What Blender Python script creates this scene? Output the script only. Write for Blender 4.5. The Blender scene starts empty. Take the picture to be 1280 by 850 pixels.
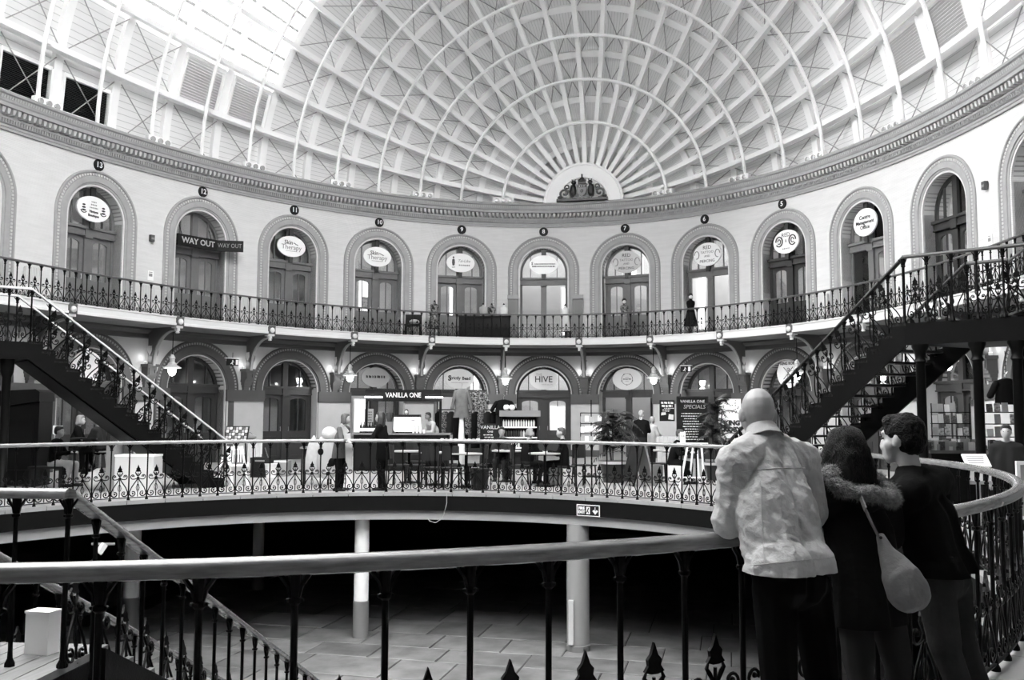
import bpy, bmesh, math, random
import numpy as np
from mathutils import Vector, Matrix
random.seed(7)
PI = math.pi
SC = bpy.context.scene
COL = SC.collection
# ------------------------------------------------------------------ camera, world, exposure
YAW, PITCH, ROLL, FPX = -0.22914, 0.07930, 0.00334, 1167.1
CAM = Vector((5.477, -17.057, 1.621))
FW = Vector((math.sin(YAW) * math.cos(PITCH), math.cos(YAW) * math.cos(PITCH), math.sin(PITCH)))
_r = Vector((math.cos(YAW), -math.sin(YAW), 0))
_d = -Vector((-math.sin(YAW) * math.sin(PITCH), -math.cos(YAW) * math.sin(PITCH), math.cos(PITCH)))
RT = _r * math.cos(ROLL) - _d * math.sin(ROLL)
DN = _r * math.sin(ROLL) + _d * math.cos(ROLL)
cd = bpy.data.cameras.new('camera')
cam = bpy.data.objects.new('camera', cd)
COL.objects.link(cam)
cam.matrix_world = Matrix((RT, -DN, -FW)).transposed().to_4x4()
cam.location = CAM
cd.sensor_width = 36.0
cd.lens = 36.0 * FPX / 1280.0
cd.clip_start = 0.05
SC.camera = cam
w = bpy.data.worlds.new('overcast_sky')
SC.world = w
w.use_nodes = True
w.node_tree.nodes['Background'].inputs[0].default_value = (1, 1, 1, 1)
w.node_tree.nodes['Background'].inputs[1].default_value = 3.0
SC.view_settings.view_transform = 'Standard'
SC.view_settings.look = 'None'
SC.view_settings.gamma = 1.0
SC.view_settings.use_curve_mapping = False
SC.view_settings.exposure = 2.38
SC.cycles.use_denoising = True
SC.cycles.max_bounces = 9
SC.cycles.diffuse_bounces = 6
SC.cycles.glossy_bounces = 3
SC.cycles.transparent_max_bounces = 16

def at(u, v, D):            # a point D metres ahead of the lens on the sight line of pixel (u, v)
    return CAM + (FW + RT * ((u - 640) / FPX) + DN * ((v - 425) / FPX)) * D
def atz(u, v, z):           # where that sight line meets the level z
    r = FW + RT * ((u - 640) / FPX) + DN * ((v - 425) / FPX)
    return CAM + r * ((z - CAM.z) / r.z)
def atx(u, D, z):           # on the vertical through column u, D metres ahead, at level z
    p = at(u, 517, D); return Vector((p.x, p.y, z))

# ------------------------------------------------------------------ materials (a black and white photograph: greys)
MATS = {}
def mat(name, v, rough=0.6, metal=0.0, noise=0.0, nscale=8.0, bump=0.0, bscale=40.0, emit=0.0, wave=None, spec=0.5, stretch=None):
    if name in MATS: return MATS[name]
    m = bpy.data.materials.new(name); m.use_nodes = True
    nt = m.node_tree; N = nt.nodes; L = nt.links
    b = N['Principled BSDF']
    b.inputs['Base Color'].default_value = (v, v, v, 1)
    b.inputs['Roughness'].default_value = rough
    b.inputs['Metallic'].default_value = metal
    b.inputs['Specular IOR Level'].default_value = spec
    if emit:
        b.inputs['Emission Color'].default_value = (1, 1, 1, 1)
        b.inputs['Emission Strength'].default_value = emit
    tc = N.new('ShaderNodeTexCoord')
    src = tc.outputs['Object']
    if stretch:
        mp = N.new('ShaderNodeMapping'); mp.inputs['Scale'].default_value = stretch
        L.new(src, mp.inputs['Vector']); src = mp.outputs['Vector']
    if noise:
        n = N.new('ShaderNodeTexNoise'); n.inputs['Scale'].default_value = nscale; n.inputs['Detail'].default_value = 5
        L.new(src, n.inputs['Vector'])
        r = N.new('ShaderNodeMapRange'); r.inputs['From Min'].default_value = 0.3; r.inputs['From Max'].default_value = 0.7
        r.inputs['To Min'].default_value = v * (1 - noise); r.inputs['To Max'].default_value = min(1, v * (1 + noise))
        L.new(n.outputs['Fac'], r.inputs['Value']); L.new(r.outputs['Result'], b.inputs['Base Color'])
    if bump or wave:
        bp = N.new('ShaderNodeBump'); bp.inputs['Strength'].default_value = bump or wave[1]
        bp.inputs['Distance'].default_value = 0.02
        if wave:
            t = N.new('ShaderNodeTexWave'); t.wave_type = 'BANDS'; t.bands_direction = wave[2]; t.wave_profile = 'SAW' if len(wave) > 3 else 'SIN'
            t.inputs['Scale'].default_value = wave[0]; t.inputs['Distortion'].default_value = 0.3
            L.new(src, t.inputs['Vector']); L.new(t.outputs['Fac'], bp.inputs['Height'])
        else:
            t = N.new('ShaderNodeTexNoise'); t.inputs['Scale'].default_value = bscale; t.inputs['Detail'].default_value = 4
            L.new(src, t.inputs['Vector']); L.new(t.outputs['Fac'], bp.inputs['Height'])
        L.new(bp.outputs['Normal'], b.inputs['Normal'])
    MATS[name] = m
    return m
def glassmat(name, clear=0.8, tint=0.9):
    if name in MATS: return MATS[name]
    m = bpy.data.materials.new(name); m.use_nodes = True
    N = m.node_tree.nodes; L = m.node_tree.links; N.clear()
    o = N.new('ShaderNodeOutputMaterial'); mx = N.new('ShaderNodeMixShader'); t = N.new('ShaderNodeBsdfTransparent'); g = N.new('ShaderNodeBsdfGlossy')
    t.inputs[0].default_value = (tint, tint, tint, 1); g.inputs['Roughness'].default_value = 0.03
    f = N.new('ShaderNodeFresnel'); f.inputs[0].default_value = 1.5
    a = N.new('ShaderNodeMath'); a.operation = 'ADD'; a.inputs[1].default_value = 1 - clear
    L.new(f.outputs[0], a.inputs[0]); L.new(a.outputs[0], mx.inputs[0]); L.new(t.outputs[0], mx.inputs[1]); L.new(g.outputs[0], mx.inputs[2]); L.new(mx.outputs[0], o.inputs[0])
    MATS[name] = m
    return m
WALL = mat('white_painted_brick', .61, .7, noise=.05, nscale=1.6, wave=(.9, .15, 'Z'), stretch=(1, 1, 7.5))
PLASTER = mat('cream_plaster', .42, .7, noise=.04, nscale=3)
TRIM = mat('grey_painted_stone', .33, .55, noise=.06, nscale=5)
TRIMD = mat('dark_grey_painted_stone', .06, .55, noise=.06, nscale=5)
IRON = mat('black_painted_iron', .003, .42, spec=.11, bump=.1, bscale=60)
WHITEI = mat('white_painted_iron', .92, .5)
BOARD = mat('white_roof_boarding', .80, .7)
def board_lines(m, v, dark, width):          # joint lines between narrow boards, counted by the mesh attribute 'board'
    N = m.node_tree.nodes; L = m.node_tree.links; a = N.new('ShaderNodeAttribute'); a.attribute_name = 'board'
    f = N.new('ShaderNodeMath'); f.operation = 'FRACT'; L.new(a.outputs['Fac'], f.inputs[0]); c = N.new('ShaderNodeMath'); c.operation = 'LESS_THAN'; c.inputs[1].default_value = width; L.new(f.outputs[0], c.inputs[0])
    n = N.new('ShaderNodeTexNoise'); n.inputs['Scale'].default_value = 2.0; mx = N.new('ShaderNodeMix'); mx.data_type = 'RGBA'; mx.inputs[6].default_value = (v, v, v, 1); mx.inputs[7].default_value = (dark, dark, dark, 1)
    L.new(c.outputs[0], mx.inputs[0]); L.new(mx.outputs[2], N['Principled BSDF'].inputs['Base Color'])
board_lines(BOARD, .80, .50, .10)
DOORW = mat('grey_painted_door', .14, .45, noise=.08, nscale=6)
DOORD = mat('dark_grey_painted_door', .03, .4, noise=.08, nscale=6)
OAK = mat('polished_oak_rail', .15, .22, spec=.9, noise=.3, nscale=7, stretch=(1, 1, 9))
GLASS = glassmat('window_glass', .93, .92)
SKYGLASS = glassmat('skylight_glass', .98, .95)
WHITE = mat('white_enamel', .85, .4)
BLACK = mat('black_paint', .010, .5, spec=.2)
INK = mat('black_ink', .02, .6)
GREYINK = mat('grey_ink', .22, .6)
LAMPG = mat('glowing_lamp_glass', .9, .3, emit=9.0)
FLOORM = mat('pale_floor', .30, .35, noise=.12, nscale=1.5, bump=.05, bscale=30)
DARKW = mat('black_fascia', .006, .6, spec=.1)
STEEL = mat('brushed_steel', .5, .3, metal=.9)

# ------------------------------------------------------------------ mesh helpers
class MB:
    def __init__(s): s.v = []; s.f = []
    def add(s, vs, fs):
        o = len(s.v); s.v += [tuple(p) for p in vs]; s.f += [tuple(i + o for i in q) for q in fs]; return s
    def box(s, x0, x1, y0, y1, z0, z1, M=None):
        vs = [(x0, y0, z0), (x1, y0, z0), (x1, y1, z0), (x0, y1, z0), (x0, y0, z1), (x1, y0, z1), (x1, y1, z1), (x0, y1, z1)]
        if M is not None: vs = [M @ Vector(p) for p in vs]
        return s.add(vs, [(3, 2, 1, 0), (4, 5, 6, 7), (0, 1, 5, 4), (1, 2, 6, 5), (2, 3, 7, 6), (3, 0, 4, 7)])
    def bar(s, a, b, wx, wy=None, up=(0, 0, 1)):      # rectangular bar from a to b
        a = Vector(a); b = Vector(b); wy = wy or wx
        d = (b - a).normalized(); u = Vector(up); x = d.cross(u)
        if x.length < 1e-4: x = d.cross(Vector((1, 0, 0)))
        x.normalize(); y = x.cross(d)
        vs = [p + x * (sx * wx / 2) + y * (sy * wy / 2) for p in (a, b) for sx, sy in ((-1, -1), (1, -1), (1, 1), (-1, 1))]
        return s.add(vs, [(3, 2, 1, 0), (4, 5, 6, 7), (0, 1, 5, 4), (1, 2, 6, 5), (2, 3, 7, 6), (3, 0, 4, 7)])
    def tube(s, path, r, n=6, closed=False, caps=True):
        P = [Vector(p) for p in path]; k = len(P); R = r if isinstance(r, (list, tuple)) else [r] * k
        vs = []; x = None
        for i in range(k):
            a = P[i - 1] if (i > 0 or closed) else P[i]; b = P[(i + 1) % k] if (i < k - 1 or closed) else P[i]
            d = (b - a)
            d = d.normalized() if d.length > 1e-9 else Vector((0, 0, 1))
            if x is None:
                x = d.cross(Vector((0, 0, 1)))
                if x.length < 1e-3: x = d.cross(Vector((1, 0, 0)))
            x = x - d * x.dot(d)
            if x.length < 1e-6: x = d.orthogonal()
            x.normalize(); y = d.cross(x)
            for j in range(n):
                t = 2 * PI * (j + .5) / n
                vs.append(P[i] + (x * math.cos(t) + y * math.sin(t)) * R[i])
        fs = []
        for i in range(k if closed else k - 1):
            for j in range(n):
                a = i * n + j; b = i * n + (j + 1) % n; c = ((i + 1) % k) * n
                fs.append((a, b, c + (j + 1) % n, c + j))
        if caps and not closed: fs += [tuple(reversed(range(n))), tuple((k - 1) * n + j for j in range(n))]
        return s.add(vs, fs)
    def lathe(s, prof, n=12, c=(0, 0, 0)):              # prof: (radius, z)
        vs = [(c[0] + r * math.cos(2 * PI * j / n), c[1] + r * math.sin(2 * PI * j / n), c[2] + z) for r, z in prof for j in range(n)]
        fs = [(i * n + j, i * n + (j + 1) % n, (i + 1) * n + (j + 1) % n, (i + 1) * n + j) for i in range(len(prof) - 1) for j in range(n)]
        fs += [tuple(reversed(range(n))), tuple((len(prof) - 1) * n + j for j in range(n))]
        return s.add(vs, fs)
    def prism(s, poly, y0, y1, M=None):                 # poly in x,z, from y0 to y1
        n = len(poly); vs = [(x, y0, z) for x, z in poly] + [(x, y1, z) for x, z in poly]
        if M is not None: vs = [M @ Vector(p) for p in vs]
        return s.add(vs, [tuple(range(n)), tuple(reversed(range(n, 2 * n)))] + [(i, i + n, (i + 1) % n + n, (i + 1) % n) for i in range(n)])
    def rings(s, loops, closed=True, caps=False):       # skin through loops of equal length
        n = len(loops[0]); vs = [p for l in loops for p in l]; m = n if closed else n - 1
        fs = [(i * n + j, i * n + (j + 1) % n, (i + 1) * n + (j + 1) % n, (i + 1) * n + j) for i in range(len(loops) - 1) for j in range(m)]
        if caps: fs += [tuple(reversed(range(n))), tuple((len(loops) - 1) * n + j for j in range(n))]
        return s.add(vs, fs)
    def plate(s, outer, inner, y0, y1):                 # flat plate with a hole, both loops (x,z) of equal length
        f = lambda l, y: [(x, y, z) for x, z in l]
        return s.rings([f(outer, y0), f(outer, y1), f(inner, y1), f(inner, y0), f(outer, y0)])
    def ball(s, c, rx, ry=None, rz=None, n=10, m=6):
        ry = ry or rx; rz = rz or rx
        vs = []; 
        for i in range(m + 1):
            t = PI * i / m; k = max(math.sin(t), 1e-3)
            vs += [(c[0] + rx * k * math.cos(2 * PI * j / n), c[1] + ry * k * math.sin(2 * PI * j / n), c[2] - rz * math.cos(t)) for j in range(n)]
        fs = [(i * n + j, i * n + (j + 1) % n, (i + 1) * n + (j + 1) % n, (i + 1) * n + j) for i in range(m) for j in range(n)]
        return s.add(vs, fs)
    def warp(s, fn): s.v = [tuple(fn(*p)) for p in s.v]; return s
    def mesh(s, name, m, smooth=False):
        me = bpy.data.meshes.new(name); me.from_pydata(s.v, [], s.f); me.materials.append(m)
        if smooth:
            bm = bmesh.new(); bm.from_mesh(me); bmesh.ops.recalc_face_normals(bm, faces=bm.faces); bm.to_mesh(me); bm.free()
            me.polygons.foreach_set('use_smooth', [True] * len(me.polygons))
            try: me.set_sharp_from_angle(angle=math.radians(40))
            except Exception: pass
        me.update(); return me
    def build(s, name, m, parent=None, smooth=False, M=None, kind=None):
        return link(name, s.mesh(name, m, smooth), parent, M, kind)
def link(name, me, parent=None, M=None, kind=None):
    o = bpy.data.objects.new(name, me); COL.objects.link(o)
    if parent is not None: o.parent = parent
    if M is not None: o.matrix_basis = M
    if kind: o['kind'] = kind
    return o
def tag(o, label=None, cat=None, group=None, kind=None):
    if label: o['label'] = label
    if cat: o['category'] = cat
    if group: o['group'] = group
    if kind: o['kind'] = kind
    return o
def empty(name, loc=(0, 0, 0), rz=0.0, label=None, cat=None, group=None, kind=None, M=None):
    o = bpy.data.objects.new(name, None); COL.objects.link(o); o.empty_display_size = .1
    if M is not None: o.matrix_basis = M
    else: o.location = loc; o.rotation_euler = (0, 0, rz)
    return tag(o, label, cat, group, kind)
def dup(root, M=None, loc=None, rz=0.0, label=None, group=None):     # a thing with its parts and their sub-parts
    def cp(o, par):
        c = o.copy(); COL.objects.link(c)
        if par is not None: c.parent = par
        for ch in o.children: cp(ch, c)
        return c
    r = cp(root, None)
    if M is not None: r.matrix_basis = M
    elif loc is not None: r.location = loc; r.rotation_euler = (0, 0, rz)
    if label: r['label'] = label
    if group: r['group'] = group
    return r
def TM(loc, rz=0.0): return Matrix.Translation(Vector(loc)) @ Matrix.Rotation(rz, 4, 'Z')
def text(parent, s, size, m, x=0, y=0, z=0, bold=0.0, name='lettering', M=None, shear=0.0, ext=.003, sx=1.0):   # flat lettering in the x,z plane facing -y
    cu = bpy.data.curves.new('t', 'FONT'); cu.body = s; cu.size = size; cu.align_x = 'CENTER'; cu.align_y = 'CENTER'; cu.extrude = ext; cu.offset = bold; cu.resolution_u = 2; cu.shear = shear
    t = bpy.data.objects.new('t', cu); COL.objects.link(t)
    dg = bpy.context.evaluated_depsgraph_get(); me = bpy.data.meshes.new_from_object(t.evaluated_get(dg)); me.materials.clear(); me.materials.append(m)
    bpy.data.objects.remove(t); bpy.data.curves.remove(cu)
    R = Matrix.Translation((x, y, z)) @ Matrix.Rotation(PI / 2, 4, 'X') @ Matrix.Diagonal((sx, 1, 1, 1))
    if M is not None: R = M @ R
    return link(name, me, parent, R)
def arcpath(r, zs, z0, n=24, nj=3):      # jamb, semicircle, jamb: (x, z) from bottom left to bottom right
    p = [(-r, z0 + (zs - z0) * i / nj) for i in range(nj)]
    p += [(-r * math.cos(PI * i / n), zs + r * math.sin(PI * i / n)) for i in range(n + 1)]
    p += [(r, zs + (z0 - zs) * (i + 1) / nj) for i in range(nj)]
    return p

# ------------------------------------------------------------------ the oval plan of the hall
AW, BW, DS, EE = 18.946, 13.113, 3.2437, 0.00228
ZS, ZR, ZCB, ZCT, DB = 4.484, 5.39, 8.992, 9.878, 1.48       # balcony floor, balcony rail, cornice foot and top, balcony depth
_t = np.linspace(-PI, PI, 20001)
_L = np.concatenate([[0], np.cumsum(np.hypot(np.diff(BW * np.sin(_t)), np.diff(AW * np.cos(_t))))]); HALF = _L[10000]; _L -= HALF
def sq(q): return DS * q * (1 + EE * q * q)
def plan(s, n=0.0):       # wall point at arc length s from the far end, n metres inward: (x, y, tangent angle)
    while s > HALF: s -= 2 * HALF
    while s < -HALF: s += 2 * HALF
    t = float(np.interp(s, _L, _t)); x = BW * math.sin(t); y = AW * math.cos(t)
    nx, ny = x / BW ** 2, y / AW ** 2; k = math.hypot(nx, ny); nx /= k; ny /= k
    return x - n * nx, y - n * ny, math.atan2(-nx, ny)
def warper(s0):           # local (x along the wall, y outward, z) to the oval
    def f(x, y, z):
        a, b, _ = plan(s0 + x, -y); return (a, b, z)
    return f
def frame(q, n=0.0, z=0.0):
    x, y, a = plan(sq(q), n); return TM((x, y, z), a)
def ringband(prof, s0, s1, step=.6, closed=False):   # sweep a closed (n, z) profile along the oval
    k = max(2, int((s1 - s0) / step)); m = MB(); loops = []
    for i in range(k + (0 if closed else 1)):
        s = s0 + (s1 - s0) * i / k
        loops.append([(*plan(s, n)[:2], z) for n, z in prof])
    if closed: loops.append(loops[0])
    m.rings(loops, True, caps=not closed); return m
QS = [i + .5 for i in range(-8, 7)]      # arch centres
def bay(q): return sq(q - .5) - sq(q), sq(q + .5) - sq(q)
SA, SB = sq(-8), sq(7)
# ------------------------------------------------------------------ setting: walls, floors
def arched_wall(name, z0, z1, r, zs, m, thick=.5):
    root = empty(name, kind='structure')
    for q in QS:
        a, b = bay(q); inner = arcpath(r, zs, z0, 24, 4); n = len(inner); outer = []
        pts = [(a, z0), (a, z1), (b, z1), (b, z0)]; k1 = 7; k2 = n - 2 * k1
        outer = [(a, z0 + (z1 - z0) * i / (k1)) for i in range(k1)] + [(a + (b - a) * i / (k2 - 1), z1) for i in range(k2)] + [(b, z1 + (z0 - z1) * (i + 1) / k1) for i in range(k1)]
        mb = MB(); f = lambda l, y: [(x, y, z) for x, z in l]
        mb.rings([f(outer, 0), f(inner, 0), f(inner, thick), f(outer, thick)], closed=False)
        mb.warp(warper(sq(q))).build('wall_bay', m, root)
    return root
arched_wall('wall_upper', ZS, ZCB + .3, .94, 7.24, WALL)
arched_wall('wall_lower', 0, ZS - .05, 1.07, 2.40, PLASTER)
# plain remainder of the oval above the balcony, behind the lens
ringband([(0, ZS), (0, ZCB + .3), (-.5, ZCB + .3), (-.5, ZS)], SB, 2 * HALF + SA, 1.0).build('wall_rear', WALL, kind='structure')
# outer wall of the shops with floor, ceiling and party walls
ringband([(-3.2, -3.4), (-3.2, ZCB + .4), (-3.5, ZCB + .4), (-3.5, -3.4)], -HALF, HALF, 1.2, True).build('wall_outer', mat('shop_wall', .5, .7, noise=.05, nscale=2), kind='structure')
ringband([(-3.2, ZCB + .3), (.02, ZCB + .3), (.02, ZCB + .4), (-3.2, ZCB + .4)], -HALF, HALF, 1.2, True).build('ceiling_shops', PLASTER, kind='structure')
pw = MB()
for i in range(-8, 8):
    for z0, z1 in ((0, ZS - .1), (ZS, ZCB + .3)):
        x0, y0, a = plan(sq(i), -.48); pw.box(-.06, .06, 0, 2.75, z0, z1, TM((x0, y0, 0), a))
pw.build('wall_party', mat('party_wall', .55, .7), kind='structure')
# ring opening to the basement
RX, RY, RB, RA = .601, -6.511, 7.416, 8.1725
def ringpt(t, off=0.0):       # t = 0 at the far side, growing to the right; off outward
    x = RB * math.sin(t); y = RA * math.cos(t); nx, ny = x / RB ** 2, y / RA ** 2; k = math.hypot(nx, ny)
    return RX + x + off * nx / k, RY + y + off * ny / k, math.atan2(-nx, ny)
NRING = 136
_tt = np.linspace(0, 2 * PI, 7201); _LL = np.concatenate([[0], np.cumsum(np.hypot(np.diff(RB * np.sin(_tt)), np.diff(RA * np.cos(_tt))))])
def ring_t(f): return float(np.interp((f % 1.0) * _LL[-1], _LL, _tt))
def ringsweep(prof, k=180):
    loops = []
    for i in range(k + 1):
        t = ring_t(i / k) if i < k else 0.0; loops.append([(*ringpt(t, o)[:2], z) for o, z in prof])
    return MB().rings(loops, True)
N = 240
lo = []; 
fl = MB(); inn = []; out = []
for i in range(N + 1):
    t = 2 * PI * i / N; inn.append(ringpt(t, .55)); 
    dx, dy = inn[-1][0], inn[-1][1]
    # outward ray from the ring centre to the outer oval
    ux, uy = dx - RX, dy - RY; A_ = (ux / (BW + 3.2)) ** 2 + (uy / (AW + 3.2)) ** 2; B_ = 2 * (RX * ux / (BW + 3.2) ** 2 + RY * uy / (AW + 3.2) ** 2); C_ = (RX / (BW + 3.2)) ** 2 + (RY / (AW + 3.2)) ** 2 - 1
    k = (-B_ + math.sqrt(B_ * B_ - 4 * A_ * C_)) / (2 * A_); out.append((RX + ux * k, RY + uy * k))
fl.rings([[(p[0], p[1], 0) for p in inn], [(p[0], p[1], 0) for p in out], [(p[0], p[1], -.3) for p in out], [(p[0], p[1], -.3) for p in inn], [(p[0], p[1], 0) for p in inn]], closed=False)
gfloor = fl.build('floor', FLOORM, kind='structure')
cs = []
for i in range(68):
    a, b = ring_t(i / 68 + .00012), ring_t((i + 1) / 68 - .00012)
    if b < a: b = 2 * PI
    mb = MB(); t = [a, (a + b) / 2, b]
    mb.rings([[(*ringpt(x, o)[:2], z) for o, z in ((-.10, -.06), (-.10, .012), (.55, .012), (.55, -.06))] for x in t], True, caps=True)
    mb.build('coping_stone', FLOORM, gfloor)
ringsweep([(-.09, -.03), (-.09, -.36), (.0, -.36), (.0, -.03)]).build('trim_1', DARKW, kind='structure')
ringsweep([(-.02, -.36), (-.02, -.55), (.35, -.55), (.35, -.36)]).build('trim_2', mat('grey_beam', .34, .6, noise=.06, nscale=2), kind='structure')
# soffit of the ground floor and the basement
und = MB()
und.rings([[(p[0], p[1], -.301) for p in inn], [(p[0], p[1], -.301) for p in out]], closed=False).build('ceiling_basement', mat('dark_soffit', .03, .8), kind='structure')
BZ = -3.0
bf = MB(); bf.box(-17, 17, -23, 23, BZ - .2, BZ - .02); bfl = bf.build('floor_basement', mat('floor_joint', .02, .9), kind='structure')
FLAG = [mat('worn_flagstone_%d' % i, v, .5, noise=.35, nscale=2.2, bump=.25, bscale=9) for i, v in enumerate((.11, .13, .15))]
rng = random.Random(3); cnt = 0
y = -4.5
while y < 10.5:
    h = rng.choice((.95, 1.1, 1.25)); x = -9.0 + rng.random()
    while x < 8.4:
        wd = rng.uniform(1.1, 1.9)
        c = Vector((x + wd / 2, y + h / 2, BZ)); d = c - CAM; D = d.dot(FW); u = 640 + FPX * d.dot(RT) / D
        if -60 < u < 1340 and cnt < 290:
            z = BZ + rng.uniform(-.006, .006); g = .012
            p = [(x + g, y + g), (x + wd - g, y + g), (x + wd - g, y + h - g), (x + g, y + h - g)]; k = .01
            q = [(x + g + k, y + g + k), (x + wd - g - k, y + g + k), (x + wd - g - k, y + h - g - k), (x + g + k, y + h - g - k)]
            mb = MB(); mb.rings([[(a, b, BZ - .03) for a, b in p], [(a, b, z - .008) for a, b in p], [(a, b, z) for a, b in q]], True, caps=True)
            mb.build('flagstone', FLAG[rng.randrange(3)], bfl); cnt += 1
        x += wd
    y += h
bm_ = MB(); bm_.box(-17, 17, -23, -4.5, BZ - .05, BZ - .001); bm_.box(-17, 17, 10.5, 23, BZ - .05, BZ - .001); bm_.box(-17, -9, -4.5, 10.5, BZ - .05, BZ - .001); bm_.box(8.6, 17, -4.5, 10.5, BZ - .05, BZ - .001)
bm_.build('flag_paving', FLAG[0], bfl, kind='stuff')
# basement back wall: dark, with a pale skirting strip and doors
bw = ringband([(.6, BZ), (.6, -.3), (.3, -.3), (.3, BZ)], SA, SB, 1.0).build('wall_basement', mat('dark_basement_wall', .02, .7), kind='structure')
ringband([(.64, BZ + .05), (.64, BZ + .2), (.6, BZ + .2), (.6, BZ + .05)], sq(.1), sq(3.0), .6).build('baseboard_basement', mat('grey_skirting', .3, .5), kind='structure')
def column(u, D, r, foot, label, m):
    p = atx(u, D, 0); e = empty('basement_column', (p.x, p.y, BZ), 0, label, 'column')
    MB().lathe([(r, foot), (r, 2.46)], 20).build('shaft', m, e, True)
    MB().lathe([(r + .012, 0), (r + .012, foot - .01), (r, foot)], 20).build('foot_band', mat('grey_column_foot', .18, .6), e, True)
    return e
CW = mat('white_column_paint', .85, .6)
column(455, 19.75, .152, .75, 'white round basement column with grey foot, left of centre under the gallery', CW)
c2 = column(722, 18.75, .225, .12, 'thick grey round basement column below the fire exit sign', mat('grey_column_paint', .26, .6))
MB().box(-.15, -.05, -.26, -.21, .15, 1.0).build('foot_panel', mat('panel_grey', .5, .5), c2)
column(172, 20.0, .16, .75, 'white basement column behind the descending stair handrail', CW)
column(327, 25.0, .15, .75, 'dim basement column standing far back in the dark, left of the white one', CW)
# ------------------------------------------------------------------ roof: boarded oval dome on white iron arches
roof = empty('ceiling', kind='structure')
HK = .985
def base(q, off):         # plan point of the springing at arc position q, pushed outward
    return plan(sq(q), -.12 - off)[:2]
def dome(q, th, off):     # th from the left springing 0 .. PI
    x, y = base(abs(q), off); return Vector((-x * math.cos(th), y, ZCT + abs(x) * HK * math.sin(th)))
STEP = PI / 20
TH = [STEP * (i + 1) for i in range(19)]
QEND = HALF / DS
qmax = 12.9
def qgrid(a, b, n): return [a + (b - a) * i / n for i in range(n + 1)]
SKY_Q0, SKY_Q1, SKY_I0, SKY_I1 = 3.75, 11.75, 1, 8
# boarding, cell by cell strips, left open where the skylight and the added panes are
bd = MB(); BTH = []
qs = sorted(set([.05, .3] + [.5 + .25 * i for i in range(0, int((qmax - .5) / .25))] + [qmax]))
ths = [0.0] + TH + [PI]
def grid(mb, th0, th1, qa, off=.78, k=3):
    t = [th0 + (th1 - th0) * i / k for i in range(k + 1)]
    for a, b in zip(t[:-1], t[1:]):
        if mb is bd: BTH.extend([a / STEP * 10] * len(qa) + [b / STEP * 10] * len(qa))
        mb.rings([[dome(q, a, off) for q in qa], [dome(q, b, off) for q in qa]], closed=False)
for i in range(20):
    if SKY_I0 < i <= SKY_I1:
        grid(bd, ths[i], ths[i + 1], [q for q in qs if q <= SKY_Q0]); grid(bd, ths[i], ths[i + 1], [q for q in qs if q >= SKY_Q1])
    elif SKY_I1 < i < 18:  # opening for the unseen panes added over ridge and right side
        grid(bd, ths[i], ths[i + 1], [q for q in qs if q <= 7.25]); grid(bd, ths[i], ths[i + 1], [q for q in qs if q >= SKY_Q1])
    else: grid(bd, ths[i], ths[i + 1], qs)
bo_ = bd.build('boarding', BOARD, roof)
at_ = bo_.data.attributes.new('board', 'FLOAT', 'POINT')
at_.data.foreach_set('value', [float(x) for x in BTH])
# low upstand between cornice and boarding
ringband([(-.95, ZCT - .6), (-.95, ZCT + .25), (-1.0, ZCT + .25), (-1.0, ZCT - .6)], -HALF, HALF, .8, True).build('upstand', BOARD, roof)
# main arches
for k in range(0, 18):
    q = (k + 2) / 2; mb = MB()
    mb.tube([dome(q, PI * i / 56, 0) for i in range(57)], .062, 6); mb.build('main_arch', WHITEI, roof, True)
# secondary arches against the boarding
for k in range(-1, 17):
    q = (k + 2.5) / 2; mb = MB(); L = []
    for i in range(49):
        t = PI * i / 48; L.append([dome(q - .034, t, .60), dome(q + .034, t, .60), dome(q + .034, t, .8), dome(q - .034, t, .8)])
    mb.rings(L, True, caps=True).build('secondary_arch', WHITEI, roof)
# purlins fanning out of the crest
for i, t in enumerate(TH):
    mb = MB(); L = []
    qa = [.47, .75, 1] + qgrid(1.25, 9.5, 33)
    for q in qa:
        x = abs(base(q, .2)[0]); dt = .085 / max(x, 1.0)
        L.append([dome(q, t - dt, .12), dome(q, t + dt, .12), dome(q, t + dt * .9, .52), dome(q, t - dt * .9, .52)])
    pu = mb.rings(L, True, caps=True).build('purlin', WHITEI, roof)
    cl = MB()
    for k in range(0, 13):
        q = (k + 2) / 2 - .05; p = dome(q, t, .10); x = abs(base(q, 0)[0]); d = dome(q + .05, t, .1) - p
        cl.bar(p - d * .35, p + d * .35, .11, .10, up=dome(q, t, 1) - p)
    cl.build('cleat', WHITEI, pu)
# crossed tie rods of each bay
SKYB = lambda q, i: SKY_Q0 <= q < SKY_Q1 and SKY_I0 < i <= SKY_I1
ROD = mat('rod_grey', .34, .5)
nx = 0
for k in range(-1, 12):
    q0, q1 = (k + 2.5) / 2 + .03, (k + 3.5) / 2 - .03
    if k == -1: continue
    for side, rg in ((0, range(20)),):
        for i in rg:
            if SKYB(q0 + .1, i): continue
            if q0 > 6 and 6 < i < 14: continue
            if i in (1, 18) and 3.4 < q0 < 4.6: continue
            if q0 > 7 and i < 18: continue
            if (q0 > 3.7 and i in (0, 19) and False): continue
            a, b = ths[i] + (.0 if i == 0 else .012), ths[i + 1] - (.0 if i == 19 else .012)
            o = .56; mb = MB()
            mb.tube([dome(q0, a, o), dome(q1, b, o)], .018, 5, caps=False); mb.tube([dome(q0, b, o + .03), dome(q1, a, o + .03)], .018, 5, caps=False)
            mb.build('tie_rod_cross', ROD, roof); nx += 1
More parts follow.
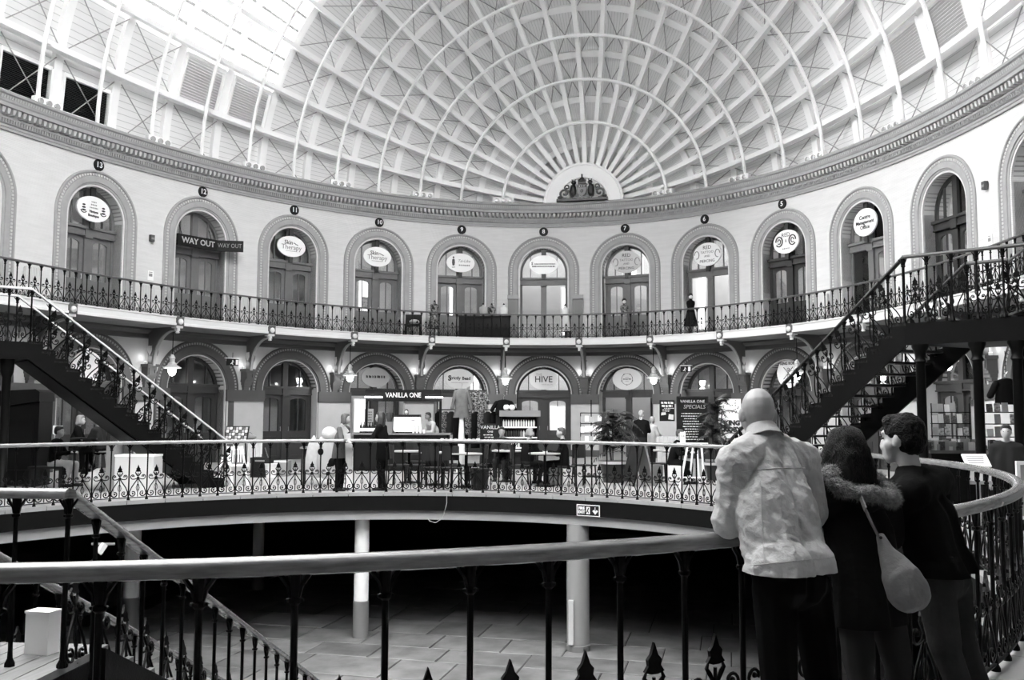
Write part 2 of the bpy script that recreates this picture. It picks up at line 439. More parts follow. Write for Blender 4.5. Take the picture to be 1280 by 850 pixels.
# skylight panes and glazing bars, with unseen ridge and right panes added for light
sk = tag(empty('window_1'), 'large white-lit glazed skylight on the left of the dome, plus unseen panes added for light', kind='structure')
for i in range(SKY_I0 + 1, 18):
    q = SKY_Q0 if i <= SKY_I1 else 7.25
    while q < SKY_Q1 - .01:
        a = [q, q + .25, q + .5]; mb = MB()
        grid(mb, ths[i], ths[i + 1], a, .74, 2); mb.build('pane', SKYGLASS, sk)
        q += .5
    for j in (1, 2):
        t = ths[i] + (ths[i + 1] - ths[i]) * j / 3; mb = MB()
        mb.rings([[dome(q, t - .0045, .64), dome(q, t + .0045, .64), dome(q, t + .0045, .76), dome(q, t - .0045, .76)] for q in qgrid(SKY_Q0 if i <= SKY_I1 else 7.25, SKY_Q1, 28)], True, caps=True)
        mb.build('glazing_bar', mat('glazing_bar_grey', .5, .5), sk)
# timber louvres between the first and second purlin, dark grilles above the cornice
def louvre(qc, i, side, n, m, md, label, deep, qw=.2):
    sg = -1 if side == 'L' else 1
    ev = lambda q, t, o: dome(q, t if sg < 0 else PI - t, o)
    a, b = ths[i] + (.012 if i else .03), (ths[i + 1] - .02 if i else ths[1] * .74); o = .60
    e = tag(empty('roof_louvre' if not deep else 'ventilation_grille'), label, 'louvre' if not deep else 'grille')
    fr = MB()
    q0, q1 = qc - qw, qc + qw
    c = [ev(q0, a, o), ev(q1, a, o), ev(q1, b, o), ev(q0, b, o)]
    for p, r in zip(c, c[1:] + c[:1]): fr.bar(p, r, .09, .12, up=(0, 0, 1))
    fr.build('frame', WHITEI, e)
    bk = MB(); bk.add([ev(q0, a, o + .12), ev(q1, a, o + .12), ev(q1, b, o + .12), ev(q0, b, o + .12)], [(0, 1, 2, 3)]); bk.build('backing', md, e)
    for j in range(n):
        t = a + (b - a) * (j + .5) / n; dt = (b - a) / n * .3; mb = MB()
        mb.add([ev(q0, t - dt, o - .03), ev(q1, t - dt, o - .03), ev(q1, t + dt * .8, o + .06), ev(q0, t + dt * .8, o + .06), ev(q0, t - dt, o - .015), ev(q1, t - dt, o - .015), ev(q1, t + dt * .8, o + .075), ev(q0, t + dt * .8, o + .075)], [(0, 1, 2, 3), (7, 6, 5, 4), (0, 4, 5, 1), (3, 2, 6, 7)])
        mb.build('slat', m, e)
LD = mat('louvre_shade', .75, .8); DK = mat('grille_dark', .02, .8); SL = mat('grille_slat_grey', .34, .5)
louvre(4.5, 1, 'L', 16, WHITEI, LD, 'white slatted roof louvre left of two, below the skylight', False)
louvre(4.0, 1, 'L', 16, WHITEI, LD, 'white slatted roof louvre right of two, below the skylight', False)
louvre(4.5, 1, 'R', 16, WHITEI, LD, 'white slatted roof louvre high on the right of the dome, nearer the frame edge', False)
louvre(4.0, 1, 'R', 16, WHITEI, LD, 'white slatted roof louvre high on the right of the dome, nearer the centre', False)
louvre(6.0, 0, 'L', 22, SL, DK, 'dark slatted ventilation grille above the cornice, farther left of two', True)
louvre(5.5, 0, 'L', 22, SL, DK, 'dark slatted ventilation grille above the cornice, nearer number 13', True)
louvre(5.5, 0, 'R', 22, SL, DK, 'dark slatted ventilation grille above the cornice at the right edge', True)
# cornice
cor = empty('trim_3', kind='structure')
prof = [(-.1, ZCB), (.06, ZCB), (.06, ZCB + .07), (.08, ZCB + .075), (.08, ZCB + .14), (.10, ZCB + .15), (.13, ZCB + .17), (.15, ZCB + .26), (.17, ZCB + .28), (.17, ZCB + .33), (.12, ZCB + .34), (.12, ZCB + .50), (.40, ZCB + .51), (.40, ZCB + .60), (.43, ZCB + .63), (.44, ZCB + .66), (.47, ZCB + .77), (.52, ZCB + .80), (.53, ZCT - .03), (.5, ZCT), (-1.1, ZCT)]
ringband(prof, -HALF, HALF, .45, True).build('moulding', TRIM, cor)
md = MB(); bd1 = MB(); bd2 = MB()
def rblock(mb, s, w, n0, n1, z0, z1, r=0.6):
    f = warper(s); a = [f(x, -n, z) for x, n, z in ((-w, n0, z1), (w, n0, z1), (w * r, n0, z0), (-w * r, n0, z0), (-w, n1, z1), (w, n1, z1), (w * r, n1 - .03, z0 + .02), (-w * r, n1 - .03, z0 + .02))]
    mb.add(a, [(0, 1, 2, 3), (7, 6, 5, 4), (0, 4, 5, 1), (1, 5, 6, 2), (2, 6, 7, 3), (3, 7, 4, 0)])
s = SA
while s < SB:
    rblock(md, s, .052, .10, .34, ZCB + .345, ZCB + .50); s += .165
s = SA
while s < SB:
    rblock(bd1, s, .022, .42, .485, ZCB + .66, ZCB + .76, .9); rblock(bd2, s, .026, .12, .185, ZCB + .17, ZCB + .265, .5); s += .083
md.build('modillion_row', mat('cornice_egg', .5, .5), cor, kind='stuff'); bd1.build('bead_row', mat('cornice_bead', .42, .5), cor, kind='stuff'); bd2.build('leaf_row', TRIM, cor, kind='stuff')
# tympanum with the coat of arms at the far end
ty = tag(empty('tympanum', (0, 0, 0)), 'white half-round wall panel above the cornice at the head of the dome', 'wall panel')
TYY = 18.55
def half(r, n=28): return [(-r * math.cos(PI * i / n), ZCT + .0 + r * math.sin(PI * i / n)) for i in range(n + 1)]
mb = MB(); f = lambda l, y: [(x, y, z) for x, z in l]
mb.rings([f(half(1.58), TYY + .4), f(half(1.58), TYY), f(half(1.50), TYY - .03), f(half(1.47), TYY), f(half(1.06), TYY), f(half(1.03), TYY - .05), f(half(.98), TYY - .05), f(half(.96), TYY + .05)], closed=False)
mb.build('archivolt', mat('tympanum_white', .9, .6), ty, True)
mb = MB(); mb.prism(half(1.58), TYY + .05, TYY + .08); mb.build('panel', mat('tympanum_white', .8, .6), ty)
cr = tag(empty('coat_of_arms', (0, TYY - .20, ZCT)), 'black cast coat of arms with shield between two owls under the dome', 'coat of arms')
CI = mat('crest_black_iron', .015, .35); CG = mat('crest_grey', .25, .5)
MB().box(-1.0, 1.0, -.08, .1, .02, .12).build('ledge', CI, cr)
sh = [(-.17, .62), (.17, .62), (.17, .42), (.13, .28), (0, .18), (-.13, .28), (-.17, .42)]
s1 = MB().prism([(x * 1.15, z * 1.1 - .04) for x, z in sh], -.08, 0).build('shield_border', CI, cr)
s2 = MB().prism(sh, -.10, -.08).build('shield', CG, cr)
MB().box(-.17, .17, -.115, -.1, .52, .62).build('shield_chief', CI, s2)
for x in (-.09, 0, .09): MB().prism([(x + .022 * math.cos(a * 2 * PI / 5), .57 + .022 * math.sin(a * 2 * PI / 5)) for a in range(5)], -.125, -.115).build('star', WHITE, s2)
MB().tube([(0 + .05 * math.cos(a), -.11, .38 + .05 * math.sin(a)) for a in np.linspace(0, 2 * PI, 10)], .016, 5).build('fleece', CI, s2)
cw = MB(); cw.prism([(-.16, .68), (.16, .68), (.14, .76), (-.14, .76)], -.1, .02); cw.ball((0, -.04, .84), .10, .07, .11); cw.ball((-.1, -.04, .80), .06, .05, .07); cw.ball((.1, -.04, .80), .06, .05, .07); cw.box(-.03, .03, -.07, -.01, .92, 1.06); cw.build('helm', CI, cr, True)
for sg in (-1, 1):
    ow = MB(); ow.ball((sg * .34, -.05, .42), .12, .09, .27); ow.ball((sg * .32, -.07, .73), .10, .09, .09); ow.ball((sg * .42, -.03, .40), .07, .06, .26); ow.bar((sg * .27, -.06, .80), (sg * .25, -.06, .86), .03); ow.bar((sg * .37, -.06, .80), (sg * .39, -.06, .86), .03); ow.bar((sg * .3, -.05, .1), (sg * .3, -.05, .2), .05); ow.bar((sg * .38, -.05, .1), (sg * .38, -.05, .2), .05)
    ow.build('owl', CI, cr, True)
    sc = MB(); sc.tube([(sg * (.68 + (.17 - .02 * a) * math.cos(a * .9)), -.04, .33 + (.17 - .02 * a) * math.sin(a * .9)) for a in np.linspace(-2, 7, 26)], .04, 6); sc.tube([(sg * (.58 + (.1 - .012 * a) * math.cos(a)), -.04, .56 + (.1 - .012 * a) * math.sin(a)) for a in np.linspace(-2, 6, 18)], .032, 6); sc.ball((sg * .88, -.04, .17), .09, .06, .07)
    sc.build('scroll', CI, cr, True)
rb = MB(); rb.tube([(-.30, -.09, .16), (-.15, -.1, .13), (0, -.1, .17), (.15, -.1, .13), (.3, -.09, .16)], .035, 5); rb.build('motto_ribbon', CG, cr, True)
# floodlight boxes standing on the cornice
def floodbox(q, dy, lab):
    x, y, a = plan(sq(q), .30); e = tag(empty('floodlight_box', M=TM((x, y, ZCT), a)), lab, 'floodlight', 'three-lamp floodlight boxes on the cornice')
    MB().box(-.42, .42, 0, .16, .0, .24).build('housing', WHITEI, e)
    for dx in (-.27, 0, .27):
        t = MB(); t.lathe([(.085, 0), (.085, .05), (.07, .055)], 10); t.warp(lambda px, py, pz: (px + dx, -pz, py + .12)); t.build('lamp', mat('lamp_lens', .45, .2, metal=.4), e, True)
for q, lab in ((-6.0, 'on the dark grille farthest left'), (-5.0, 'right of the dark grilles'), (-4.0, 'between numbers twelve and eleven'), (-3.0, 'between numbers eleven and ten'), (-2.0, 'between numbers ten and nine'), (-1.0, 'left of the coat of arms panel'), (1.0, 'right of the coat of arms panel'), (2.0, 'just right of number six'), (3.0, 'just right of number five'), (4.0, 'above the centre management sign'), (5.0, 'near the right edge of the dome')):
    floodbox(q, 0, 'white three-lamp floodlight box on the cornice ' + lab)
# ------------------------------------------------------------------ arched surrounds, doors, shop interiors
def surround(name_q, z0, zs, prof, rb, bead, m, mb_, parent):
    W = warper(sq(name_q)); path = arcpath(1.0, zs, z0, 28, 4); loops = []
    jam = 4
    def pt(i, r, n):
        k = len(path)
        if i < jam: return (-r, -n, path[i][1])
        if i >= k - jam: return (r, -n, path[i][1])
        a = PI * (i - jam) / 28; return (-r * math.cos(a), -n, zs + r * math.sin(a))
    for i in range(len(path)): loops.append([W(*pt(i, r, n)) for r, n in prof])
    MB().rings(loops, False).build('surround', m, parent)
    bm = MB(); k = int(PI * rb / bead); h = bead * .3
    def blk(c, t, nrm):
        cx, cz = c; tx, tz = t; nx, nz = nrm; vs = []
        for n in (.0, .05):
            for a, b in ((-h, -.032), (h, -.032), (h, .032), (-h, .032)): vs.append(W(cx + tx * a + nx * b, -n, cz + tz * a + nz * b))
        bm.add(vs, [(4, 5, 6, 7), (0, 1, 5, 4), (1, 2, 6, 5), (2, 3, 7, 6), (3, 0, 4, 7)])
    for j in range(k + 1):
        a = PI * j / k; blk((-rb * math.cos(a), zs + rb * math.sin(a)), (math.sin(a), math.cos(a)), (-math.cos(a), math.sin(a)))
    z = zs - bead
    while z > z0 + .05:
        for sg in (-1, 1): blk((sg * rb, z), (0, 1), (sg, 0))
        z -= bead
    bm.build('bead_row', mb_, parent, kind='stuff')
PU = [(1.41, 0), (1.41, .05), (1.385, .075), (1.345, .07), (1.325, .03), (1.235, .03), (1.215, .06), (1.06, .06), (1.05, .03), (1.0, .02), (.985, -.03), (.955, -.04), (.94, -.06), (.94, -.46)]
PL = [(1.56, 0), (1.56, .05), (1.53, .07), (1.50, .04), (1.40, .04), (1.38, .075), (1.17, .07), (1.15, .03), (1.11, .02), (1.09, -.05), (1.07, -.07), (1.07, -.47)]
BEADU = mat('bead_light_grey', .52, .5); BEADL = mat('bead_mid_grey', .26, .5)
def segarch(x0, x1, z0, z1, rise, n=8):
    w = (x1 - x0) / 2; c = (x0 + x1) / 2
    return [(x0, z0)] + [(c - w * math.cos(PI * i / n), z1 - rise + rise * math.sin(PI * i / n)) for i in range(n + 1)] + [(x1, z0)]
def leaf_mesh(w, h, m):      # door leaf with one arch-headed glazed opening and two sunk panels
    inner = segarch(.12, w - .12, h * .44, h - .12, .10); n = len(inner)
    outer = [(0, h * .40)] + [(w * i / (n - 3), h) for i in range(n - 2)] + [(w, h * .40)]
    mb = MB(); mb.plate(outer, inner, 0, .06)
    mb.box(0, w, 0, .06, 0, h * .40)
    for a, b in ((.10, h * .36),):
        mb.plate([(.10, a), (w - .10, a), (w - .10, b), (.10, b)], [(.15, a + .05), (w - .15, a + .05), (w - .15, b - .05), (.15, b - .05)], -.02, 0)
    return mb.mesh('leaf', m)
def pane_mesh(w, h):
    return MB().prism(segarch(.10, w - .10, h * .42, h - .10, .11), .028, .034).mesh('pane', GLASS)
def muntin_mesh(w, h, m): return MB().box(w / 2 - .014, w / 2 + .014, .01, .05, h * .43, h - .11).mesh('muntin', m)
def handle_mesh(): return MB().tube([(0, -.05, 1.0), (0, -.05, 1.16)], .012, 5).bar((0, 0, 1.02), (0, -.05, 1.02), .012).bar((0, 0, 1.14), (0, -.05, 1.14), .012).mesh('handle', STEEL)
def door_parts(r, zt, zs, m):
    """frame, transom, centre post, fanlight frame of one arched doorway; local z from its floor"""
    fr = MB(); pathi = arcpath(r - .09, zs, 0, 24, 3); patho = arcpath(r + .0, zs, 0, 24, 3); f = lambda l, y: [(x, y, z) for x, z in l]
    fr.rings([f(patho, 0), f(pathi, 0), f(pathi, .12), f(patho, .12)], False)
    fm = fr.mesh('door_frame', m)
    tr = MB(); tr.box(-r + .02, r - .02, -.06, .1, zt - .22, zt - .02); tr.box(-r - .01, r + .01, -.12, .1, zt - .03, zt + .05); tr.box(-r + .02, r - .02, -.09, .1, zt - .24, zt - .20)
    tm = tr.mesh('transom', m)
    ps = MB(); ps.box(-.11, .11, -.05, .1, 0, zt - .22); ps.box(-.13, .13, -.10, .0, zt - .30, zt + .05); ps.box(-.10, .10, -.03, .1, zt + .05, zs + r - .06)
    for sx in (-.56, .56): ps.box(sx * r - .016, sx * r + .016, .0, .06, zt + .05, zs + math.sqrt(r * r - (.56 * r) ** 2) - .06)
    pm = ps.mesh('centre_post', m)
    half = []
    for sg in (-1, 1):
        pts = [(sg * .1, zt + .05), (sg * (r - .09), zt + .05)] + [(sg * (r - .09) * math.cos(a), max(zt + .05, zs + (r - .09) * math.sin(a))) for a in np.linspace(0, 1.46, 10)] + [(sg * .1, zs + r - .1)]
        half.append(MB().prism(pts, .04, .046).mesh('fanlight_pane', GLASS))
    return fm, tm, pm, half
LEAFCACHE = {}
def doorway(i, q, level, m, state=('shut', 'shut'), z0=0.0, note=None):
    r, zs, zt = (.94, 2.756, 2.50) if level else (1.07, 2.40, 2.52)
    key = (level, m.name)
    if key not in LEAFCACHE:
        w = r - .09 - .11; h = zt - .24
        LEAFCACHE[key] = (*door_parts(r, zt, zs, m), leaf_mesh(w, h, m), pane_mesh(w, h), muntin_mesh(w, h, m), handle_mesh(), w)
    fm, tm, pm, half, lm, pnm, mu, hm, w = LEAFCACHE[key]
    x, y, a = plan(sq(q), -.36); M = TM((x, y, z0), a)
    d = empty('door_%d' % i, M=M, kind='structure')
    link('door_frame', fm, d); link('transom', tm, d); link('centre_post', pm, d)
    for hme in half: link('fanlight_pane', hme, d)
    for k, sg in enumerate((-1, 1)):
        x0 = -r + .09 if sg < 0 else .11; st = state[k]
        if st == 'gone': continue
        if st == 'glass':
            MB().box(x0 + .0, x0 + w, .03, .04, 0, zt - .24).build('pane', GLASS, d); continue
        ML = Matrix.Translation((x0, .02, 0))
        if st == 'open': ML = Matrix.Translation((x0 + (w if sg > 0 else 0), .02, 0)) @ Matrix.Rotation(-1.15 * sg, 4, 'Z') @ Matrix.Translation((-w if sg > 0 else 0, 0, 0))
        lf = link('leaf', lm, d, ML)
        link('pane', pnm, lf); link('muntin', mu, lf)
        link('handle', hm, lf, Matrix.Translation((w - .05 if sg < 0 else .05, 0, 0)))
    return d
n = 0
DST = {-6.5: (DOORW, ('shut', 'shut')), -5.5: (DOORW, ('shut', 'shut')), -4.5: (DOORW, ('shut', 'shut')), -3.5: (DOORW, ('shut', 'shut')), -2.5: (DOORW, ('shut', 'shut')), -1.5: (DOORW, ('shut', 'shut')),
       -.5: (DOORW, ('glass', 'glass')), .5: (DOORW, ('shut', 'shut')), 1.5: (DOORW, ('gone', 'open')), 2.5: (DOORD, ('shut', 'shut')), 3.5: (DOORW, ('glass', 'shut')), 4.5: (DOORD, ('shut', 'shut'))}
for q in QS:
    n += 1
    s_ = tag(empty('trim_%d' % (3 + n)), kind='structure'); surround(q, ZS, 7.24, PU, 1.28, .095, TRIM, BEADU, s_)
    m, st = DST.get(q, (DOORW, ('shut', 'shut'))); doorway(n, q, 1, m, st, ZS)
for q in QS:
    n += 1
    s_ = tag(empty('trim_%d' % (3 + n)), kind='structure'); surround(q, 2.40 if q not in (-4.5, -5.5, -6.5, -7.5) else 0, 2.40, PL, 1.45, .095, TRIMD, BEADL, s_)
    st = {.5: ('gone', 'open'), -2.5: ('open', 'shut'), -1.5: ('open', 'shut')}.get(q, ('shut', 'shut'))
    doorway(n, q, 0, DOORD, st, 0.0)
# impost blocks and piers of the lower arcade
for q in range(-7, 7):
    w = (sq(q + .5) - sq(q - .5)) / 2 - 1.07
    e = tag(empty('trim_%d' % (40 + q + 8)), kind='structure'); W = warper(sq(q))
    MB().box(-w, w, -.11, .0, 2.02, 2.40).warp(W).build('impost_block', TRIMD, e)
    if -4 <= q: MB().box(-w + .02, w - .02, -.06, .0, 0, 2.02).warp(W).build('pier', PLASTER, e); MB().box(-w, w, -.09, 0, 0, .25).warp(W).build('pier_base', TRIMD, e)
# balcony: slab, fascia panels, brackets, beam along the wall
bal = empty('trim_60', kind='structure')
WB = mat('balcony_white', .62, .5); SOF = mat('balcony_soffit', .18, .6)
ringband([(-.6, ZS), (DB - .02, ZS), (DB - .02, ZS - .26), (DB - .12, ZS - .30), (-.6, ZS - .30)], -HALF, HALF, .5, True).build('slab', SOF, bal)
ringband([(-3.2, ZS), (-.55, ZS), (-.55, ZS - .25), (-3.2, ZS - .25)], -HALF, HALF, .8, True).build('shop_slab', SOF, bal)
ringband([(0, ZS - .30), (.30, ZS - .30), (.30, ZS - .36), (.22, ZS - .42), (.10, ZS - .46), (.10, ZS - .58), (0, ZS - .6)], SA, SB, .5).build('wall_beam', TRIMD, bal)
COR = mat('corbel_grey', .085, .55); SHD = mat('shield_light', .5, .5)
MED = {}
for q in range(-8, 8):
    for half in (0,):
        s0, s1 = sq(q), sq(q + 1) if q < 7 else sq(q) + 3.4
        g = .15; mb = MB()
        L = []
        for i in range(7):
            s = s0 + g + (s1 - s0 - 2 * g) * i / 6; L.append([(*plan(s, nn)[:2], z) for nn, z in ((DB - .02, ZS), (DB + .03, ZS), (DB + .03, ZS - .035), (DB, ZS - .05), (DB, ZS - .19), (DB + .03, ZS - .20), (DB + .03, ZS - .265), (DB - .02, ZS - .265))])
        mb.rings(L, True, caps=True).build('fascia_panel', WB, bal)
    M = frame(q)
    e = empty('bracket', M=M); e.parent = bal
    mb = MB(); mb.box(-.13, .13, -DB - .03, -DB + .1, ZS - .27, ZS - .01); mb.build('end_block', COR, e)
    t = MB().lathe([(.085, 0), (.085, .03), (.06, .05), (.0, .06)], 12); t.warp(lambda px, py, pz: (px, -DB - .03 - pz, ZS - .15 + py)); t.build('boss', WB, e, True)
    mb = MB(); mb.box(-.12, .12, -DB, -DB + .22, ZS - .34, ZS - .27); mb.box(-.05, .05, -DB + .04, -DB + .14, ZS - .42, ZS - .34); mb.lathe([(.05, 0), (.06, .03), (.03, .07)], 8, (0, -DB + .09, ZS - .49)); mb.build('pendant_drop', WB, e)
    # curved arm from the corbel to the balcony edge
    arm = [(-DB + .2, ZS - .30)] + [(-.34 - (DB - .54) * (1 - math.cos(a)), 3.05 + (ZS - .38 - 3.05) * math.sin(a)) for a in np.linspace(PI / 2, 0, 9)] + [(-.16, 3.05), (-.16, ZS - .30)]
    mb = MB(); mb.prism([(yy, z) for yy, z in arm], -.07, .07); mb.warp(lambda px, py, pz: (py, px, pz)); mb.build('arm', COR, e)
    mb = MB(); mb.tube([(0, yy - .02, z) for yy, z in arm[1:10]], .05, 6); mb.build('arm_rib', TRIM, e)
    mb = MB(); mb.box(-.20, .20, -.36, 0, 3.02, 3.10); mb.box(-.16, .16, -.30, 0, 2.74, 3.02); mb.box(-.17, .17, -.26, 0, 2.66, 2.74); mb.box(-.145, .145, -.20, 0, 2.56, 2.66); mb.box(-.12, .12, -.15, 0, 2.48, 2.56); mb.box(-.10, .10, -.10, 0, 2.40, 2.48); mb.plate([(-.13, 2.78), (.13, 2.78), (.13, 2.98), (-.13, 2.98)], [(-.08, 2.83), (.08, 2.83), (.08, 2.93), (-.08, 2.93)], -.33, -.30)
    mb.build('corbel', COR, e)
    for sg in (-1, 1):
        t = MB().lathe([(.16, 0), (.16, .02), (.13, .03), (.13, .02), (.0, .025)], 16)
        t.warp(lambda px, py, pz: (sg * (.08 + pz), -.30 + px * .8, 3.52 + py * 1.25)); t.build('medallion_ring', COR, e)
        t = MB().prism([(-.10, .12), (.10, .12), (.10, -.03), (0, -.16), (-.10, -.03)], 0, .03); t.warp(lambda px, py, pz: (sg * (.10 + py), -.30 + px * .85, 3.53 + pz)); t.build('shield', SHD, e)
    # small up-lighter on the corbel shelf
    for sg in (-1, 1):
        MB().lathe([(.05, 0), (.055, .07), (.04, .08)], 8, (sg * .13, -.16, 3.10)).build('uplighter', WHITE, e)
    if -7 <= q <= 6:
        ld = bpy.data.lights.new('uplight', 'POINT'); ld.energy = .35; ld.shadow_soft_size = .05
        for sg in (-1, 1):
            lo_ = bpy.data.objects.new('uplight', ld); COL.objects.link(lo_); lo_.parent = e; lo_.location = (sg * .20, -.15, 3.27)
# pendant lamps hanging from the balcony brackets
def pendant(q, lab):
    x, y, a = plan(sq(q), DB - .28); e = tag(empty('pendant_lamp', M=TM((x, y, 2.95), a)), lab, 'pendant lamp', 'white shaded pendant lamps under the balcony')
    MB().tube([(0, 0, .42), (0, 0, 1.20)], .014, 5).build('stem', IRON, e)
    MB().lathe([(.26, .0), (.25, .03), (.13, .10), (.12, .15), (.07, .19), (.07, .28), (.09, .30), (.06, .36), (.03, .42)], 18).build('shade', mat('lamp_shade_grey', .45, .4), e, True)
    MB().lathe([(.02, -.22), (.07, -.19), (.11, -.10), (.125, .02), (.12, .05)], 16).build('globe', LAMPG, e, True)
    l = bpy.data.lights.new('pendant_light', 'POINT'); l.energy = 2.2; l.shadow_soft_size = .12; o = bpy.data.objects.new('pendant_light', l); COL.objects.link(o); o.parent = e; o.location = (0, 0, -.36)
for q, lab in ((-5, 'pendant lamp above the left staircase, left of the dark arched door'), (-3, 'pendant lamp left of the coffee kiosk signboard'), (-1, 'pendant lamp over the product shelves between the two central arches'), (1, 'pendant lamp right of the round logo sign in the lower arcade'), (3, 'pendant lamp beside the crossed-tools oval sign'), (5, 'pendant lamp seen under the right staircase')):
    pendant(q, 'white shaded ' + lab)
# ceiling lamps inside the lit shops (upper and lower)
def shoplamp(q, z, power, lab, depth=-1.7):
    x, y, a = plan(sq(q), depth); e = tag(empty('ceiling_lamp', M=TM((x, y, z), a)), lab, 'ceiling lamp')
    MB().box(-.5, .5, -.12, .12, 0, .06).build('lamp_tray', WHITE, e); MB().box(-.47, .47, -.09, .09, -.015, 0).build('tube_panel', mat('strip_light_glow', .9, .4, emit=6.0), e)
    l = bpy.data.lights.new('shop_light', 'AREA'); l.energy = power; l.shape = 'RECTANGLE'; l.size = .9; l.size_y = .3; o = bpy.data.objects.new('shop_light', l); COL.objects.link(o); o.parent = e; o.location = (0, 0, -.04)
for q, pw_ in ((-2.5, 7), (-1.5, 6), (-.5, 20), (.5, 20), (1.5, 26), (2.5, 3), (3.5, 5), (-4.5, 2), (-5.5, 3)):
    shoplamp(q, 8.9, pw_, 'ceiling strip lamp inside the upper shop behind arch %s' % {-5.5: 'thirteen', -4.5: 'twelve', -2.5: 'ten', -1.5: 'nine', -.5: 'eight', .5: 'seven', 1.5: 'six', 2.5: 'five', 3.5: 'with the office sign'}[q])
for q, pw_ in ((-2.5, 4), (-1.5, 13), (-.5, 20), (.5, 5), (1.5, 2), (-5.5, 5)):
    shoplamp(q, 4.1, pw_, 'ceiling strip lamp inside the ground floor shop %s' % {-2.5: 'behind the coffee kiosk', -1.5: 'behind the clothes rail', -.5: 'with the hair salon sign', .5: 'with the open doorway', 1.5: 'behind the chalkboard menu', -5.5: 'behind the left staircase'}[q])
# ------------------------------------------------------------------ oval shop signs, number discs
def oval(q, level, lab, m=WHITE, w=.47, h=.31, dz=0):
    z = (ZS + 3.05 if level else 2.98) + dz
    x, y, a = plan(sq(q), -.12); e = tag(empty('oval_sign', M=TM((x, y, z), a) @ Matrix.Scale(1.2 if level else 1.0, 4)), lab, 'sign', 'oval shop signs')
    n = 32; pr_ = [(w * math.cos(2 * PI * i / n), h * math.sin(2 * PI * i / n)) for i in range(n)]
    MB().prism(pr_, 0, .05).build('board', m, e)
    MB().box(-.07, .07, .02, .06, h - .02, h + .22).build('mount', DOORD, e); MB().box(-.06, .06, .02, .06, -h - .17, -h + .02).build('mount', DOORD, e)
    return e
def T(e, s, size, z=0, x=0, m=INK, **k): return text(e, s, size, m, x, -.004, z, **k)
SIGNG = mat('sign_pale_grey', .55, .5); SIGND = mat('sign_mid_grey', .28, .5)
def bars(e, w, z, h, x=0.0, m=None, y=-.005, seed=1):       # a line of print too small to read in the photograph
    rg = random.Random(seed + int(z * 100)); mb = MB(); p = x - w
    while p < x + w - .008:
        l = min(rg.uniform(.5, 1.4) * h, x + w - p); mb.add([(p, y, z - h / 2 * rg.uniform(.6, 1)), (p + l, y, z - h / 2), (p + l, y, z + h / 2 * rg.uniform(.5, 1)), (p, y, z + h / 2)], [(0, 1, 2, 3)]); p += l + h * .35
    mb.build('small_print', m or GREYINK, e, kind='stuff')
def flower(e, x, z, s=1.0, m=INK):
    mb = MB()
    for k in range(3): mb.prism([(x + s * (.035 * math.cos(a) * (1 + .2 * k)), z + s * (.05 * (1 - k) + .018 * math.sin(a))) for a in np.linspace(0, 2 * PI, 9)[:-1]], -.006, 0)
    mb.tube([(x + s * .07 * math.cos(a), -.004, z - s * .03 + s * .07 * math.sin(a)) for a in np.linspace(PI * 1.1, PI * 1.8, 6)], .01 * s, 4)
    mb.build('ornament', m, e)
o = oval(-5.5, 1, 'white oval sign with two dark ornaments and five small text lines over door 13')
T(o, 'Vintage', .085, -.07, bold=.003); T(o, 'Boutique', .085, -.165, bold=.003)
for z_, w_ in ((.17, .07), (.10, .085), (.025, .115)): bars(o, w_, z_, .035)
flower(o, -.28, .0, 1.3); flower(o, .28, .0, 1.3)
for q, lab in ((-3.5, 'white oval sign reading Skin Therapy over the dark door under number 11'), (-2.5, 'white oval sign reading Skin Therapy under number 10, beside a to let notice')):
    o = oval(q, 1, lab); T(o, 'Skin', .17, .11, -.10, m=mat('dark_grey_ink', .06, .6), bold=.002); T(o, 'Therapy', .20, -.03, m=GREYINK); bars(o, .19, -.14, .018)
    MB().tube([(.07 + .025 * i, -.006, .12 - .02 * (i % 2) - .01 * i) for i in range(7)], .012, 4).build('leaf_sprig', GREYINK, o)
o = oval(-1.5, 1, 'white oval sign with a small standing hatted figure and script under number 9')
T(o, 'Tai-Like', .13, .06, .11, m=GREYINK, shear=.3); bars(o, .18, -.08, .05, .12)
fg = MB(); fg.prism([(-.27, -.10), (-.21, -.10), (-.19, .0), (-.20, .10), (-.24, .13), (-.28, .10), (-.29, .0)], -.006, 0); fg.prism([(-.27, .14), (-.21, .14), (-.22, .20), (-.26, .20)], -.006, 0); fg.prism([(-.29, -.17), (-.19, -.16), (-.19, -.14), (-.29, -.15)], -.006, 0); fg.build('figure', mat('sign_dark_print', .06, .6), o)
o = oval(-.5, 1, 'back-lit white oval sign with two faint text lines under number 8', mat('lit_sign', .9, .5, emit=.02))
T(o, 'S', .13, .03, -.38, m=mat('dark_grey_ink', .06, .6), bold=.004); bars(o, .34, .02, .05, .04); bars(o, .38, -.06, .045, .0, mat('dark_grey_ink', .06, .6))
for q, lab in ((.5, 'pale oval tattoo sign under number 7, lit from the shop behind'), (1.5, 'white oval tattoo sign under number 6, over the open shop door')):
    o = oval(q, 1, lab, SIGNG if q == .5 else WHITE, .48, .36); T(o, 'RED', .16, .21, m=mat('dark_grey_ink', .06, .6)); T(o, 'TATTOO', .11, .06, m=GREYINK); T(o, 'AND', .09, -.06, m=GREYINK); T(o, 'PIERCING', .12, -.21, m=mat('dark_grey_ink', .06, .6))
    for sg in (-1, 1): MB().tube([(sg * (.36 + .08 * math.cos(a)), -.006, .0 + .12 * math.sin(a)) for a in np.linspace(0, 5, 12)], .014, 4).build('scroll_mark', GREYINK, o)
o = oval(2.5, 1, 'white oval sign with RED and two facing ornaments under number 5', WHITE, .46, .34); T(o, 'RED', .17, .19, m=mat('dark_grey_ink', .06, .6)); T(o, '&', .12, .02, m=GREYINK); bars(o, .13, -.20, .04)
